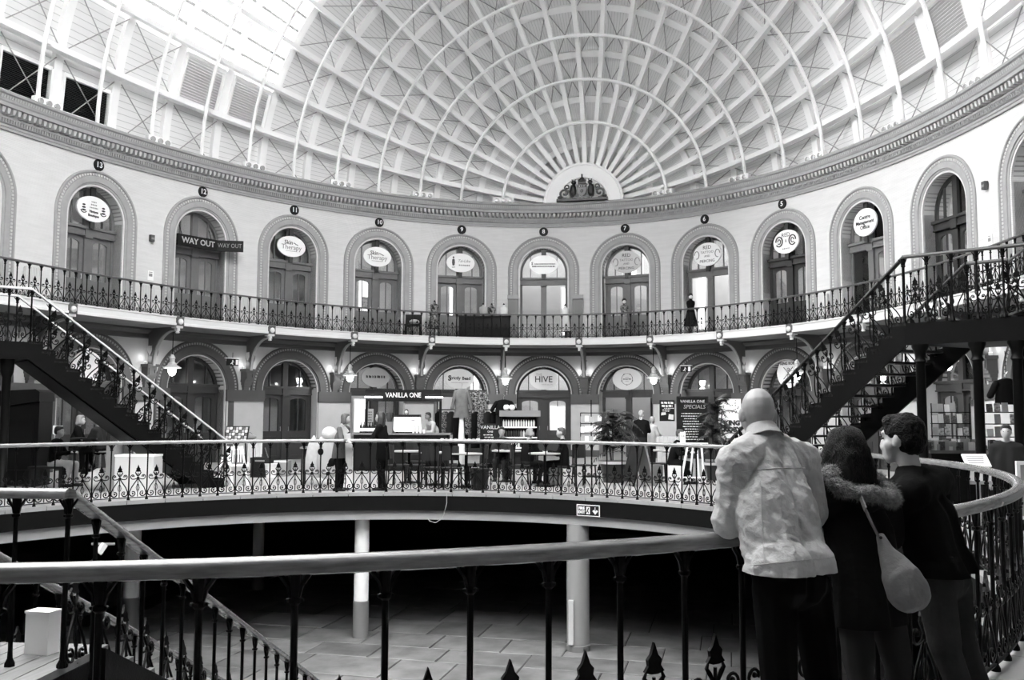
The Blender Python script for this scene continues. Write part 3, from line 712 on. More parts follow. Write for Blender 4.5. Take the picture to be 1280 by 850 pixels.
for sg in (-1, 1): MB().tube([(sg * (.24 + .12 * math.cos(a)), -.006, .02 + .14 * math.sin(a)) for a in np.linspace(0, 5.6, 14)], .022, 4).tube([(sg * (.24 + .05 * math.cos(a)), -.006, .02 + .07 * math.sin(a)) for a in np.linspace(0, 5.6, 10)], .016, 4).build('scroll_mark', mat('sign_dark_print', .06, .6), o)
o = oval(3.5, 1, 'white oval centre management office sign over the rightmost signed door', WHITE, .42, .36, .03)
T(o, 'Centre', .14, .13, bold=.003); T(o, 'Management', .13, 0, bold=.003); T(o, 'Office', .14, -.13, bold=.003)
o = oval(-5.5, 0, 'white lit oval sign behind the left staircase', WHITE, .5, .42); 
o = oval(-2.5, 0, 'grey oval sign with a dark band of lettering above the coffee kiosk', SIGND, .56, .37); bars(o, .38, .02, .10, 0, INK)
o = oval(-1.5, 0, 'pale oval sign with curly black lettering above the clothes rail', SIGNG, .56, .39); T(o, 'S', .28, .02, -.40, bold=.012); T(o, 'trictly', .17, .03, -.17, bold=.006); T(o, 'Bead', .17, .02, .26, bold=.006); bars(o, .34, -.15, .025)
o = oval(-.5, 0, 'grey oval hair salon sign with large HIVE lettering', SIGNG, .56, .40); T(o, 'THE', .14, .19, -.18, m=GREYINK); T(o, 'HIVE', .34, .0, bold=.004); T(o, 'HAIR SALON', .075, -.20, .14, m=GREYINK)
o = oval(.5, 0, 'pale oval sign with a circular arrow logo right of the hair salon', SIGNG, .58, .42); MB().tube([(.22 * math.cos(a), -.006, .22 * math.sin(a)) for a in np.linspace(0, 2 * PI, 26)], .008, 4).build('circle_mark', INK, o); bars(o, .16, 0, .05, 0, INK); bars(o, .08, .07, .025); bars(o, .07, -.08, .025)
for a in (PI / 2 + .6, -PI / 2, PI / 2 - .6, .0 - .3, PI + .3): MB().prism([(.22 * math.cos(a) + .03 * math.cos(b), .22 * math.sin(a) + .03 * math.sin(b)) for b in (0, 2.1, 4.2)], -.01, 0).build('arrow_mark', INK, o)
o = oval(2.5, 0, 'white oval sign with two crossed tools beside the right staircase', WHITE, .50, .50, .06); T(o, 'KING KOBY', .13, .32, bold=.004); bars(o, .16, -.33, .05)
MB().bar((-.2, -.01, -.2), (.2, -.01, .2), .03, .01).bar((.2, -.01, -.2), (-.2, -.01, .2), .03, .01).tube([(.05 * math.cos(a), -.01, .12 + .05 * math.sin(a)) for a in np.linspace(0, 6.3, 10)], .01, 4).tube([(.05 * math.cos(a), -.01, -.1 + .05 * math.sin(a)) for a in np.linspace(0, 6.3, 10)], .01, 4).build('crossed_tools', INK, o)
for num in range(5, 14):
    q = 7.5 - num; x, y, a = plan(sq(q), .01); e = tag(empty('number_disc', M=TM((x, y, 8.822), a)), 'black disc with the white number %s over the upper arches' % ('five','six','seven','eight','nine','ten','eleven','twelve','thirteen')[num - 5], 'number plate', 'black number discs over the upper arches')
    t = MB().lathe([(.175, 0), (.175, .03), (.16, .04)], 20); t.warp(lambda px, py, pz: (px, -pz, py)); t.build('disc', BLACK, e)
    text(e, str(num), .23, WHITE, 0, -.045, 0, bold=.004)

# shop windows whose panes glow in place of daylight, seen through the door panes
def shopwin(i, q, xs, z0, w, h):
    x, y, a = plan(sq(q), -.40); d0 = Vector((x, y, 0)) - CAM; tx, ty = math.cos(a), math.sin(a); sl = (d0.x * tx + d0.y * ty) / (-d0.x * ty + d0.y * tx)
    xx = xs + sl * 2.7; px_, py_, pa_ = plan(sq(q) + xx, -3.18)
    e = tag(empty('window_%d' % i, M=TM((px_, py_, z0), pa_)), kind='structure')
    MB().plate([(-w / 2 - .06, -.06), (w / 2 + .06, -.06), (w / 2 + .06, h + .06), (-w / 2 - .06, h + .06)], [(-w / 2, 0), (w / 2, 0), (w / 2, h), (-w / 2, h)], -.06, .02).build('window_frame', WHITE, e)
    MB().box(-w / 2, w / 2, 0, .01, 0, h).build('pane', mat('glowing_window_pane', .8, .3, emit=.55), e); MB().box(-.015, .015, -.03, 0, 0, h).build('glazing_bar', WHITE, e)
for i, (q, xs, z0, w, h) in enumerate(((-2.5, -.55, ZS + .9, .45, 1.7), (-1.5, -.32, ZS + .9, .30, 1.7), (.5, 0, ZS + 2.75, 1.7, .9), (1.5, -.5, ZS + .6, .35, 2.1), (1.5, .05, ZS + .6, .25, 2.1), (-.5, .70, ZS + .5, .30, 2.0), (-2.5, -.62, .9, .5, 1.3), (-1.5, .35, 2.55, .5, .9), (-.5, .45, .75, .6, 1.2))): shopwin(2 + i, q, xs, z0, w, h)
# ------------------------------------------------------------------ cast iron railings
def spiral(c, r0, r1, a0, a1, n):
    return [(c[0] + (r0 + (r1 - r0) * i / n) * math.cos(a0 + (a1 - a0) * i / n), 0, c[1] + (r0 + (r1 - r0) * i / n) * math.sin(a0 + (a1 - a0) * i / n)) for i in range(n + 1)]
def motif(h=1.0, k=1.0, low=False):          # scroll panel between two balusters; k scales its width
    mb = MB(); n = 4 if low else 6; q = 8 if low else 14
    for s in (-1, 1):
        X = lambda P: [(s * x * k, y, z * h) for x, y, z in P]
        og = [(.005, 0, .40), (.035, 0, .345), (.075, 0, .29), (.115, 0, .23), (.145, 0, .16)]
        og += spiral((.088, .125), .068, .026, .35, -5.4, q)[1:]
        r = [.010] * 5 + [.012 - .004 * i / q for i in range(1, q + 1)]
        mb.tube(X(og), r[:len(og)], n)
        mb.ball((s * .088 * k, 0, .118 * h), .018, n=6, m=4)
        up = [(.01, 0, .40), (.05, 0, .385)] + spiral((.095, .43), .052, .018, -1.9, 3.6, q - 2)
        mb.tube(X(up), .0085, n)
        mb.ball((s * .10 * k, 0, .435 * h), .014, n=6, m=4)
        mb.tube(X([(.012, 0, .44), (.035, 0, .48), (.05, 0, .50), (.04, 0, .525)]), [.010, .012, .010, .005], n)
        mb.tube(X([(.016, 0, .17), (.03, 0, .22), (.018, 0, .27), (.0, 0, .30)]), .006, 4)
    mb.tube([(0, 0, .06 * h), (0, 0, .50 * h)], .009, n)
    mb.ball((0, 0, .40 * h), .028, .016, .03, 6, 4)
    mb.prism([(-.05, .525 * h), (-.018, .515 * h), (.018, .515 * h), (.05, .525 * h), (.032, .55 * h), (.036, .575 * h), (.018, .595 * h), (0, .645 * h), (-.018, .595 * h), (-.036, .575 * h), (-.032, .55 * h)], -.009, .009)
    return mb
def baluster(h, low=False, r=.0135):         # shaft with foot and a flared leaf capital under the rail
    mb = MB(); n = 6 if low else 8
    mb.lathe([(r * 2.2, 0), (r * 2.2, .02), (r * 1.2, .05), (r, .10), (r, h - .13), (r * 1.8, h - .12), (r * 1.8, h - .105), (r * 1.1, h - .10), (r * 1.6, h - .06), (r * 2.0, h)], n)
    for s in (-1, 1):
        mb.tube([(s * r, 0, h - .10), (s * .022, 0, h - .06), (s * .045, 0, h - .03), (s * .062, 0, h - .004)], [.009, .011, .010, .008], 4 if low else 5)
        if not low: mb.ball((s * .026, -.0, h - .112), .008, n=6, m=4)
    return mb
RAILPROF = [(-.048, -.030), (-.050, -.008), (-.046, .012), (-.030, .028), (0, .034), (.030, .028), (.046, .012), (.050, -.008), (.048, -.030), (.030, -.036), (-.030, -.036)]
# ring railing round the opening
rr = tag(empty('ring_railing'), 'black scrolled iron railing with polished oak handrail round the oval floor opening', 'railing')
RH = 1.066
NRING = 146; PHASE = .72
ringsweep([(o * .95, RH + z) for o, z in RAILPROF], 220).build('handrail', OAK, rr, True)
ringsweep([(-.012, .05), (.012, .05), (.012, .065), (-.012, .065)], 200).build('bottom_bar', IRON, rr)
bme = baluster(RH - .03).mesh('baluster', IRON, True); mme = motif(1.0, 1.0).mesh('scroll_panel', IRON, True)
for i in range(NRING):
    t = ring_t((i + PHASE) / NRING); x, y, a = ringpt(t, 0); link('baluster', bme, rr, TM((x, y, .012), a))
    t = ring_t((i + .5 + PHASE) / NRING); x, y, a = ringpt(t, 0); link('scroll_panel', mme, rr, TM((x, y, .012), a))
# balcony railing
br = tag(empty('balcony_railing'), 'long black scrolled iron railing along the upper balcony', 'railing')
BRH = ZR - ZS; NB = DB - .07
nbp = int((sq(6.6) - sq(-7.6)) / .385); bme2 = baluster(BRH - .045, True, .0155).mesh('baluster', IRON); mme2 = motif(.88, 1.02, True).mesh('scroll_panel', IRON)
RB_ = [(NB + o * .7, ZR - .025 + z * .8) for o, z in RAILPROF]
for s0_, s1_ in ((sq(-7.6), 26.34), (27.84, 29.3)):          # a gap where the right staircase reaches the balcony
    ringband(RB_, s0_, s1_, .4).build('handrail', mat('dark_oak_rail', .07, .35), br, True)
    ringband([(NB - .012, ZS + .04), (NB + .012, ZS + .04), (NB + .012, ZS + .055), (NB - .012, ZS + .055)], s0_, s1_, .5).build('bottom_bar', IRON, br)
    nb = int((s1_ - s0_) / .385)
    for i in range(nb + 1):
        s = s0_ + (s1_ - s0_) * i / nb; x, y, a = plan(s, NB); link('baluster', bme2, br, TM((x, y, ZS), a))
        s = s0_ + (s1_ - s0_) * (i + .5) / nb
        if i < nb: x, y, a = plan(s, NB); link('scroll_panel', mme2, br, TM((x, y, ZS), a))
# straight railings on stairs
def rake(parent, a, b, step, h, hm, rw=.08, both=True, panels=True, r=.0165, mh=.80):
    """handrail, balusters and panels from floor point a to floor point b (z may differ)"""
    a = Vector(a); b = Vector(b); d = b - a; L = math.hypot(d.x, d.y); n = max(1, round(L / step)); ang = math.atan2(d.y, d.x); sl = d.z / L if L else 0
    prof = RAILPROF; k = rw / .10; loops = []
    ux = Vector((d.x / L, d.y / L, 0)); nx_ = Vector((-ux.y, ux.x, 0))
    for p in (a, b): loops.append([p + nx_ * (o * k) + Vector((0, 0, h + z * k)) for o, z in prof])
    MB().rings(loops, True, caps=True).build('handrail', hm, parent, True)
    for i in range(n + 1):
        p = a + d * (i / n); me = rake.cache.setdefault(('b', h, r), None) or baluster(h - .03, True, r).mesh('baluster', IRON, True); rake.cache[('b', h, r)] = me
        link('baluster', me, parent, TM(p, ang))
        if panels and i < n:
            me = rake.cache.get(('m', mh)) or motif(mh / .645, .8, False).mesh('scroll_panel', IRON, True); rake.cache[('m', mh)] = me
            S = Matrix.Identity(4); S[2][0] = sl
            link('scroll_panel', me, parent, TM(a + d * ((i + .5) / n), ang) @ S)
rake.cache = {}
# ------------------------------------------------------------------ iron staircases
TREAD = mat('worn_iron_tread', .03, .45)
def open_stair(name, label, foot, head, width_dir, width, nstep, z0, z1, panel_mh=.80):
    e = tag(empty(name), label, 'staircase'); foot = Vector(foot); head = Vector(head); wd = Vector(width_dir).normalized()
    run = head - foot; u = Vector((run.x, run.y, 0)).normalized(); ang = math.atan2(u.y, u.x)
    go = Vector((run.x, run.y, 0)).length / nstep; rise = (z1 - z0) / nstep
    for i in range(nstep):
        p = foot + u * (go * i); p.z = z0 + rise * (i + 1)
        c = [p - u * .03, p + u * (go + .02), p + u * (go + .02) + wd * width, p - u * .03 + wd * width]
        mb = MB(); mb.rings([[(q.x, q.y, q.z - .035) for q in c], [(q.x, q.y, q.z) for q in c]], True, caps=True); mb.build('tread', TREAD, e)
    for off in (0, width):
        a = foot + wd * off; b = head + wd * off; a.z = z0; b.z = z1; n = wd * .03; mb = MB()
        pts = []
        for i in range(nstep):
            q = a + u * (go * i); pts.append((q, z0 + rise * i + .05)); pts.append((q, z0 + rise * (i + 1) + .02))
        top = pts + [(b, z1 + .02)]; bot = [(b + u * .05, z1 - .42), (a + u * .25, z0 - .0), (a, z0)]
        poly = top + bot
        lo = [(q.x, q.y, z) for q, z in poly]; hi = [(q.x + n.x, q.y + n.y, z) for q, z in poly]
        # plate with stepped top, skinned as two strips
        m2 = len(top); base_ = [(a + (b - a) * (i / (m2 - 1))) for i in range(m2)]
        A = [(q.x, q.y, z) for q, z in top]; B = [(q.x, q.y, max(z0 + .0, z0 + (z1 - z0) * i / (m2 - 1) - .36)) for i, q in enumerate(base_)]
        A2 = [(x + n.x, y + n.y, z) for x, y, z in A]; B2 = [(x + n.x, y + n.y, z) for x, y, z in B]
        mb.rings([A, B, B2, A2, A], closed=False); mb.build('stringer', IRON, e)
    return e, ang
def stair_rail(e, a, b, hm, step=.36, mh=.80, h=.92, r=.0165): rake(e, a, b, step, h, hm, .08, True, True, r, mh)
RAILD = mat('dark_painted_rail', .03, .32); RAILL = mat('pale_highlight_rail', .42, .25, spec=.6)  # pale tone puts the highlight into the left stair's handrails
# right staircase: first flight up to a half landing, second flight on to the balcony
HZ = 3.05
def gp(lat, D, z=0.0): p = CAM + RT * lat + FW * D; return Vector((p.x, p.y, z))
T1 = gp(6.10, 14.5, HZ); T2 = gp(7.40, 15.1, HZ); wR = Vector((T2.x - T1.x, T2.y - T1.y, 0)); WD = wR.length; wR.normalize()
dR = Vector((-wR.y, wR.x, 0)); Bt = T1 + dR * 4.5; Bt.z = 0
e1, a1 = open_stair('iron_staircase', 'black open-tread iron staircase at the right rising to a half landing on columns', Bt, T1, wR, WD, 17, 0, HZ)
for off in (.02, WD - .02): stair_rail(e1, Bt + wR * off, T1 + wR * off, RAILD, .33, .86, 1.04)
MB().lathe([(.05, 0), (.05, .08), (.035, .12), (.035, 1.05), (.055, 1.07), (.04, 1.12)], 10, tuple(Bt + dR * .05 + wR * .02)).build('newel_post', IRON, e1, True)
lD = (gp(7.35, 13.4) - gp(6.10, 14.5)).normalized()
L1 = T1 + lD * 3.2; L2 = T2 + lD * .60; L3 = L2 + Vector((.25, -1.6, 0))
mb = MB(); mb.rings([[(p.x, p.y, z) for p in (T1, L1, L3, L2, T2)] for z in (HZ - .34, HZ)], True, caps=True); mb.build('landing_deck', IRON, e1)
stair_rail(e1, T1, L1, RAILD, .36, .72, 1.04); stair_rail(e1, T2, L2, RAILD, .32, .72, 1.04)
U2 = L2 + Vector((1.75, 0, 0)); U2.z = ZS
for i in range(8):
    p = L2 + Vector((.22 * i, 0, 0)); z = HZ + (ZS - HZ) * (i + 1) / 8; mb = MB(); mb.box(p.x - .02, p.x + .25, p.y - 1.4, p.y, z - .035, z); mb.build('tread', TREAD, e1)
for dy in (0, -1.4):
    a = L2 + Vector((0, dy, 0)); b = U2 + Vector((0, dy, 0)); mb = MB(); mb.rings([[(p.x, p.y + o, p.z + dz) for o, dz in ((-.015, .05), (.015, .05), (.015, -.36), (-.015, -.36))] for p in (a, b)], True, caps=True); mb.build('stringer', IRON, e1); stair_rail(e1, a, b, RAILD, .33, .80, 1.0)
for p in (gp(6.28, 14.38), gp(6.92, 13.9), gp(7.32, 13.55), gp(7.9, 14.5)):
    MB().lathe([(.13, 0), (.13, .10), (.078, .16), (.070, 2.42), (.095, 2.45), (.072, 2.50), (.085, 2.58), (.125, 2.67), (.125, HZ - .34)], 14, (p.x, p.y, 0)).build('support_column', IRON, e1, True)
# left staircase down from its half landing
LT = gp(-9.44, 18.3, 3.0); LB = gp(-6.33, 20.8, 0)
dL = Vector((LB.x - LT.x, LB.y - LT.y, 0)).normalized(); wL = Vector((-dL.y, dL.x, 0)); wL = wL if wL.dot(FW) > 0 else -wL
e2, a2 = open_stair('iron_staircase', 'black iron staircase at the left with two handrails coloured pale for their highlight', LB, LT, wL, 1.4, 17, 0, 3.0)
for off in (.02, 1.38): stair_rail(e2, LB + wL * off, LT + wL * off, RAILL, .33, .84, 1.05)
mb = MB(); c = [LT, LT + wL * 1.4, LT + wL * 1.4 - dL * 2.4, LT - dL * 2.4]
mb.rings([[(p.x, p.y, z) for p in c] for z in (2.66, 3.0)], True, caps=True); mb.build('landing_deck', IRON, e2)
for off in (.02, 1.38): stair_rail(e2, LT + wL * off, LT + wL * off - dL * 2.4, RAILL, .40, .72, 1.05)
for p in (LT + wL * .2 - dL * .35, LT + wL * 1.2 - dL * 2.0): MB().lathe([(.13, 0), (.13, .1), (.085, .16), (.08, 2.3), (.12, 2.4), (.14, 2.66)], 12, (p.x, p.y, 0)).build('support_column', IRON, e2, True)
mb = MB(); s0 = LB + dL * -.9; s0.z = .28; s1 = LT.copy(); s1.z = 2.62
q = [s0 + wL * .05, s0 + wL * 1.35]; r_ = [s1 + wL * .05, s1 + wL * 1.35]
mb.rings([[tuple(q[0]), tuple(q[1]), tuple(q[1] + Vector((0, 0, .03))), tuple(q[0] + Vector((0, 0, .03)))], [tuple(r_[0]), tuple(r_[1]), tuple(r_[1] + Vector((0, 0, .03))), tuple(r_[0] + Vector((0, 0, .03)))]], True, caps=True); mb.build('soffit_plate', IRON, e2)
# stair going down to the basement from the near rim
PA = Vector((1.30, -11.76, 0)); dD = Vector((-.159, .987, 0)); wD = Vector((-.987, -.159, 0)); SL = -.475
e3 = tag(empty('basement_staircase'), 'staircase descending into the basement at the lower left, with oak handrails', 'staircase')
WOODT = mat('worn_wood_landing', .15, .45, noise=.25, nscale=4, stretch=(8, 1, 1))
# landing of boards
c0 = PA - dD * 3.2; 
for i in range(9):
    a = PA + wD * (.145 * i + .005) - dD * 2.75; b = a + dD * 3.35; w2 = wD * .135
    mb = MB(); mb.rings([[(p.x, p.y, z) for p in (a, b, b + w2, a + w2)] for z in (-.05, 0)], True, caps=True); mb.build('landing_board', WOODT, e3)
mb = MB(); a = PA - dD * 2.75 ; b = PA + dD * .62; mb.rings([[(p.x, p.y, z) for p in (a, b, b + wD * 1.3, a + wD * 1.3)] for z in (-.3, -.055)], True, caps=True); mb.build('landing_frame', IRON, e3)
ns = 16; go = 5.8 / ns
for i in range(ns):
    p = PA + dD * (.6 + go * i); z = -(i + 1) * (3.0 / (ns + 1)); c = [p, p + dD * (go + .02), p + dD * (go + .02) + wD * 1.27, p + wD * 1.27]
    mb = MB(); mb.rings([[(q.x, q.y, zz) for q in c] for zz in (z - .04, z)], True, caps=True); mb.build('tread', WOODT, e3)
for off in (-.03, 1.27):
    a = PA + wD * off + dD * .5; b = a + dD * 5.7; mb = MB(); L = []
    for p, z in ((a, .0), (b, -2.75)): L.append([(p.x, p.y, z), (p.x + wD.x * .03, p.y + wD.y * .03, z), (p.x + wD.x * .03, p.y + wD.y * .03, z - .35), (p.x, p.y, z - .35)])
    mb.rings(L, True, caps=True).build('stringer', IRON, e3)
for off in (0.0, 1.27):
    a = PA + wD * off; b = a + dD * 6.2; b.z = SL * 6.2
    rake(e3, a, b, .365, 1.1, OAK, .10, True, True, .016, .645)
a = PA; b = PA + wD * 1.4; rake(e3, a + Vector((0, 0, .0)), b, .36, 1.1, OAK, .10, True, False, .016, .645)
for off in (0.0, 1.27): rake(e3, PA + wD * off - dD * .35, PA + wD * off - dD * 2.7, .36, 1.1, OAK, .10, True, True, .016, .645) if off else None
wb = tag(empty('white_box', atx(65, 6.45, 0)), 'plain white box standing on the wooden landing at the lower left', 'box')
MB().box(-.09, .09, -.06, .06, 0, .27).build('carcass', WHITE, wb); MB().box(-.095, .095, -.065, .065, .27, .285).build('lid', WHITE, wb)
# ------------------------------------------------------------------ people
def capsule(mb, a, b, ra, rb, n=10, m=3):
    a = Vector(a); b = Vector(b); d = b - a; L = d.length; d = d / L if L > 1e-6 else Vector((0, 0, 1)); x = d.orthogonal().normalized(); y = d.cross(x); P = []; R = []
    for i in range(m + 1): t = PI / 2 * (1 - i / m); P.append(a - d * ra * math.sin(t)); R.append(max(ra * math.cos(t), 1e-4))
    for i in range(m + 1): t = PI / 2 * i / m; P.append(b + d * rb * math.sin(t)); R.append(max(rb * math.cos(t), 1e-4))
    vs = [P[i] + (x * math.cos(2 * PI * j / n) + y * math.sin(2 * PI * j / n)) * R[i] for i in range(len(P)) for j in range(n)]
    k = len(P); fs = [(i * n + j, i * n + (j + 1) % n, (i + 1) * n + (j + 1) % n, (i + 1) * n + j) for i in range(k - 1) for j in range(n)] + [tuple(reversed(range(n))), tuple((k - 1) * n + j for j in range(n))]
    mb.add(vs, fs)
def blob(mb, M, c, r, n=12, m=8):
    b = MB().ball(c, *r, n, m); mb.add([M @ Vector(p) for p in b.v], b.f)
def remesh(mb, name, m, parent, vox=.012, smooth=3, cut=None, noise=None, extra=None):
    me = bpy.data.meshes.new('tmp'); me.from_pydata(mb.v, [], mb.f); bm = bmesh.new(); bm.from_mesh(me); bmesh.ops.recalc_face_normals(bm, faces=bm.faces); bm.to_mesh(me); bm.free()
    o = bpy.data.objects.new('tmp', me); COL.objects.link(o)
    r = o.modifiers.new('r', 'REMESH'); r.mode = 'VOXEL'; r.voxel_size = vox
    if smooth: s = o.modifiers.new('s', 'SMOOTH'); s.factor = .5; s.iterations = smooth
    dg = bpy.context.evaluated_depsgraph_get(); out = bpy.data.meshes.new_from_object(o.evaluated_get(dg)); bpy.data.objects.remove(o); bpy.data.meshes.remove(me)
    bm = bmesh.new(); bm.from_mesh(out)
    for co, no in (cut or []):
        bmesh.ops.bisect_plane(bm, geom=bm.verts[:] + bm.edges[:] + bm.faces[:], plane_co=co, plane_no=no, clear_outer=True)
    if noise:
        from mathutils import noise as nz
        bm.normal_update(); amp, f, st = noise[:3]
        if len(noise) > 3:      # creased cloth: sharp folds running along a slant
            a_, b_ = (RT * .8 + Vector((0, 0, .6))), (RT * -.6 + Vector((0, 0, .8)))
            off = [(v, v.normal * (amp * (.6 * nz.noise(v.co * f * .7) + 1.1 * (1 - 2.2 * abs(nz.noise(Vector((v.co.dot(a_) * f * 1.9, v.co.dot(b_) * f * .55, v.co.dot(FW) * f))))) * .6 + .45 * (1 - 2 * abs(nz.noise(Vector((v.co.dot(a_) * f * 3.3, v.co.dot(b_) * f * 2.4, 3 + v.co.dot(FW) * f)))))))) for v in bm.verts]
        else: off = [(v, v.normal * (amp * (nz.noise(Vector((v.co.x * f * st[0], v.co.y * f * st[1], v.co.z * f * st[2]))) + .5 * nz.noise(Vector((v.co.x * f * 2.3, v.co.y * f * 2.3, v.co.z * f * 1.6 + 7)))))) for v in bm.verts]
        for v, d in off: v.co += d
    if extra:
        t = bpy.data.meshes.new('t'); t.from_pydata(extra.v, [], extra.f); bm.from_mesh(t); bpy.data.meshes.remove(t)
        bmesh.ops.recalc_face_normals(bm, faces=bm.faces)
    bm.to_mesh(out); bm.free(); out.name = name; out.materials.clear(); out.materials.append(m); out.polygons.foreach_set('use_smooth', [True] * len(out.polygons))
    return link(name, out, parent)
def headM(c, face, up=(0, 0, 1)):
    f = Vector(face).normalized(); u = Vector(up); u = (u - f * u.dot(f)).normalized(); r = f.cross(u)
    return Matrix.Translation(Vector(c)) @ Matrix((r, f, u)).transposed().to_4x4()
def add_head(mb, M, s=1.0):
    S = M @ Matrix.Scale(s, 4)
    for c, r in (((0, -.012, .02), (.077, .097, .098)), ((0, .035, -.035), (.064, .062, .075)), ((0, .055, -.085), (.042, .038, .034)), ((0, .072, -.104), (.022, .018, .018)), ((.045, .045, -.03), (.026, .03, .035)), ((-.045, .045, -.03), (.026, .03, .035)), ((0, .082, .034), (.052, .016, .014)), ((0, .092, -.07), (.022, .012, .009)), ((0, .089, -.084), (.020, .012, .008)), ((.078, -.004, -.012), (.013, .022, .034)), ((-.078, -.004, -.012), (.013, .022, .034)), ((.014, .096, -.044), (.012, .012, .009)), ((-.014, .096, -.044), (.012, .012, .009))): blob(mb, S, c, r)
    capsule(mb, S @ Vector((0, .088, .018)), S @ Vector((0, .106, -.036)), .009 * s, .012 * s)
def add_eyes(e, M, s=1.0):
    for sg in (-1, 1):
        m2 = MB(); blob(m2, M @ Matrix.Scale(s, 4), (sg * .031, .082, .008), (.008, .008, .006), 8, 6); m2.build('eye', mat('eye_dark', .03, .2), e, True)
def add_hand(mb, wrist, d, up, s=1.0, curl=.5, side=1):      # palm and five curled fingers; d along the hand, up = back of the hand
    d = Vector(d).normalized(); up = Vector(up); up = (up - d * up.dot(d)).normalized(); x = d.cross(up) * side; w = Vector(wrist)
    M = Matrix.Translation(w) @ Matrix((x, d, up)).transposed().to_4x4() @ Matrix.Scale(s, 4)
    blob(mb, M, (0, .045, 0), (.040, .055, .018), 10, 6)
    for i, (px, l) in enumerate(((-.030, .062), (-.011, .074), (.010, .070), (.029, .055))):
        p0 = Vector((px, .075, .002)); a = curl * .6; b = curl * 1.3
        p1 = p0 + Vector((px * .15, math.cos(a), -math.sin(a))) * l * .55; p2 = p1 + Vector((px * .05, math.cos(b), -math.sin(b))) * l * .5; p3 = p2 + Vector((0, math.cos(b + curl * .4), -math.sin(b + curl * .4))) * l * .3
        mb.tube([M @ p0, M @ p1, M @ p2, M @ p3], [.0095 * s, .009 * s, .008 * s, .006 * s], 6)
    mb.tube([M @ Vector((-.030, .02, -.004)), M @ Vector((-.055, .048, -.014)), M @ Vector((-.058, .078, -.022))], [.012 * s, .010 * s, .007 * s], 6)
SKIN = mat('skin_light', .40, .5, noise=.06, nscale=14); SKIND = mat('skin_mid', .26, .5, noise=.06, nscale=14)
def dress(e, J, top, bottom, shoe, skin, vox=.02, s=1.0, topr=1.0, hem=None, skirt=None, sleeve=1.0, headface=None, wr=None, headup=(0, 0, 1), sm=3, bust=0):
    """J: joints in world space. Body as one mesh, clothes as children."""
    rt = (J['shr'] - J['shl']).normalized(); body = MB(); HM = headM(J['head'], headface, headup)
    add_head(body, HM, s)
    capsule(body, J['neck'] - (J['head'] - J['neck']) * .2, HM @ Vector((0, -.02 * s, -.05 * s)), .056 * s, .052 * s)
    tor = []
    for k in (-1, 1):
        tor += [(J['chest'] + rt * (.075 * s * k), J['pel'] + rt * (.07 * s * k), .105 * s, .10 * s), (J['neck'] - Vector((0, 0, .09 * s)) + rt * (.06 * s * k), J['chest'] + rt * (.075 * s * k), .075 * s, .105 * s)]
    tor += [(J['shl'], J['shr'], .062 * s, .062 * s), (J['neck'] - Vector((0, 0, .02 * s)), J['shl'], .05 * s, .058 * s), (J['neck'] - Vector((0, 0, .02 * s)), J['shr'], .05 * s, .058 * s)]
    arms = []; hands = MB()
    for k in 'lr':
        arms += [(J['sh' + k], J['el' + k], .052 * s, .042 * s), (J['el' + k], J['ha' + k], .042 * s, .030 * s)]
        dd = (J['ha' + k] - J['el' + k]).normalized(); f = J.get('hup' + k, Vector((0, 0, 1)));
        if abs(dd.dot(f)) > .95: f = Vector(headface)
        add_hand(hands, J['ha' + k], J.get('hd' + k, dd), f, s, J.get('curl', .6), 1 if k == 'l' else -1)
    legs = []; feet = []
    for k in 'lr':
        legs += [(J['hip' + k], J['kn' + k], .085 * s, .062 * s), (J['kn' + k], J['an' + k], .058 * s, .040 * s)]
        ff = J.get('foot' + k) or Vector(headface); ff = Vector((ff.x, ff.y, 0)).normalized()
        feet.append((J['an' + k] + Vector((0, 0, -.045 * s)) - ff * .04 * s, J['an' + k] + Vector((0, 0, -.06 * s)) + ff * .15 * s, .042 * s, .034 * s))
    for a in tor + arms + legs + feet: capsule(body, *a)
    remesh(body, 'body', skin, e, vox, 2, extra=hands)
    add_eyes(e, HM, s)
    t = MB(); g = .014 * topr
    for a, b, ra, rb in tor: capsule(t, a, b, ra + g, rb + g)
    for a, b, ra, rb in arms:
        bb = a + (b - a) * (sleeve if (a - J['ell']).length < 1e-6 or (a - J['elr']).length < 1e-6 else 1)
        capsule(t, a, bb, ra + g * 1.1, rb + g * 1.1)
    if hem is not None:
        for k in (-1, 1): capsule(t, J['pel'] + rt * (.07 * s * k), J['pel'] + rt * (.075 * s * k) + Vector((0, 0, hem)), .105 * s + g, .125 * s + g)
    cut = [(tuple(J['neck'] + (J['head'] - J['neck']) * .30), tuple((J['head'] - J['neck']).normalized()))]
    if hem is not None: cut.append((tuple(J['pel'] + Vector((0, 0, hem))), (0, 0, -1)))
    up = remesh(t, 'top', top, e, vox, sm, cut, wr)
    b = MB()
    for a, c, ra, rb in legs: capsule(b, a, c - (c - a) * .03, ra + .012, rb + .016)
    capsule(b, J['hipl'], J['hipr'], .098 * s, .098 * s); [capsule(b, J['pel'] + rt * (.07 * s * k) + Vector((0, 0, -.02)), J['pel'] + rt * (.07 * s * k) + (J['chest'] - J['pel']) * .25, .118 * s, .112 * s) for k in (-1, 1)]
    if skirt:
        for k in 'lr': capsule(b, J['hip' + k], J['kn' + k], .12 * s, .12 * s)
    remesh(b, 'trousers', bottom, e, vox, 3)
    for a in feet:
        f = MB(); capsule(f, a[0], a[1], a[2] + .008, a[3] + .01); f.build('shoe', shoe, e, True)
    return HM, up
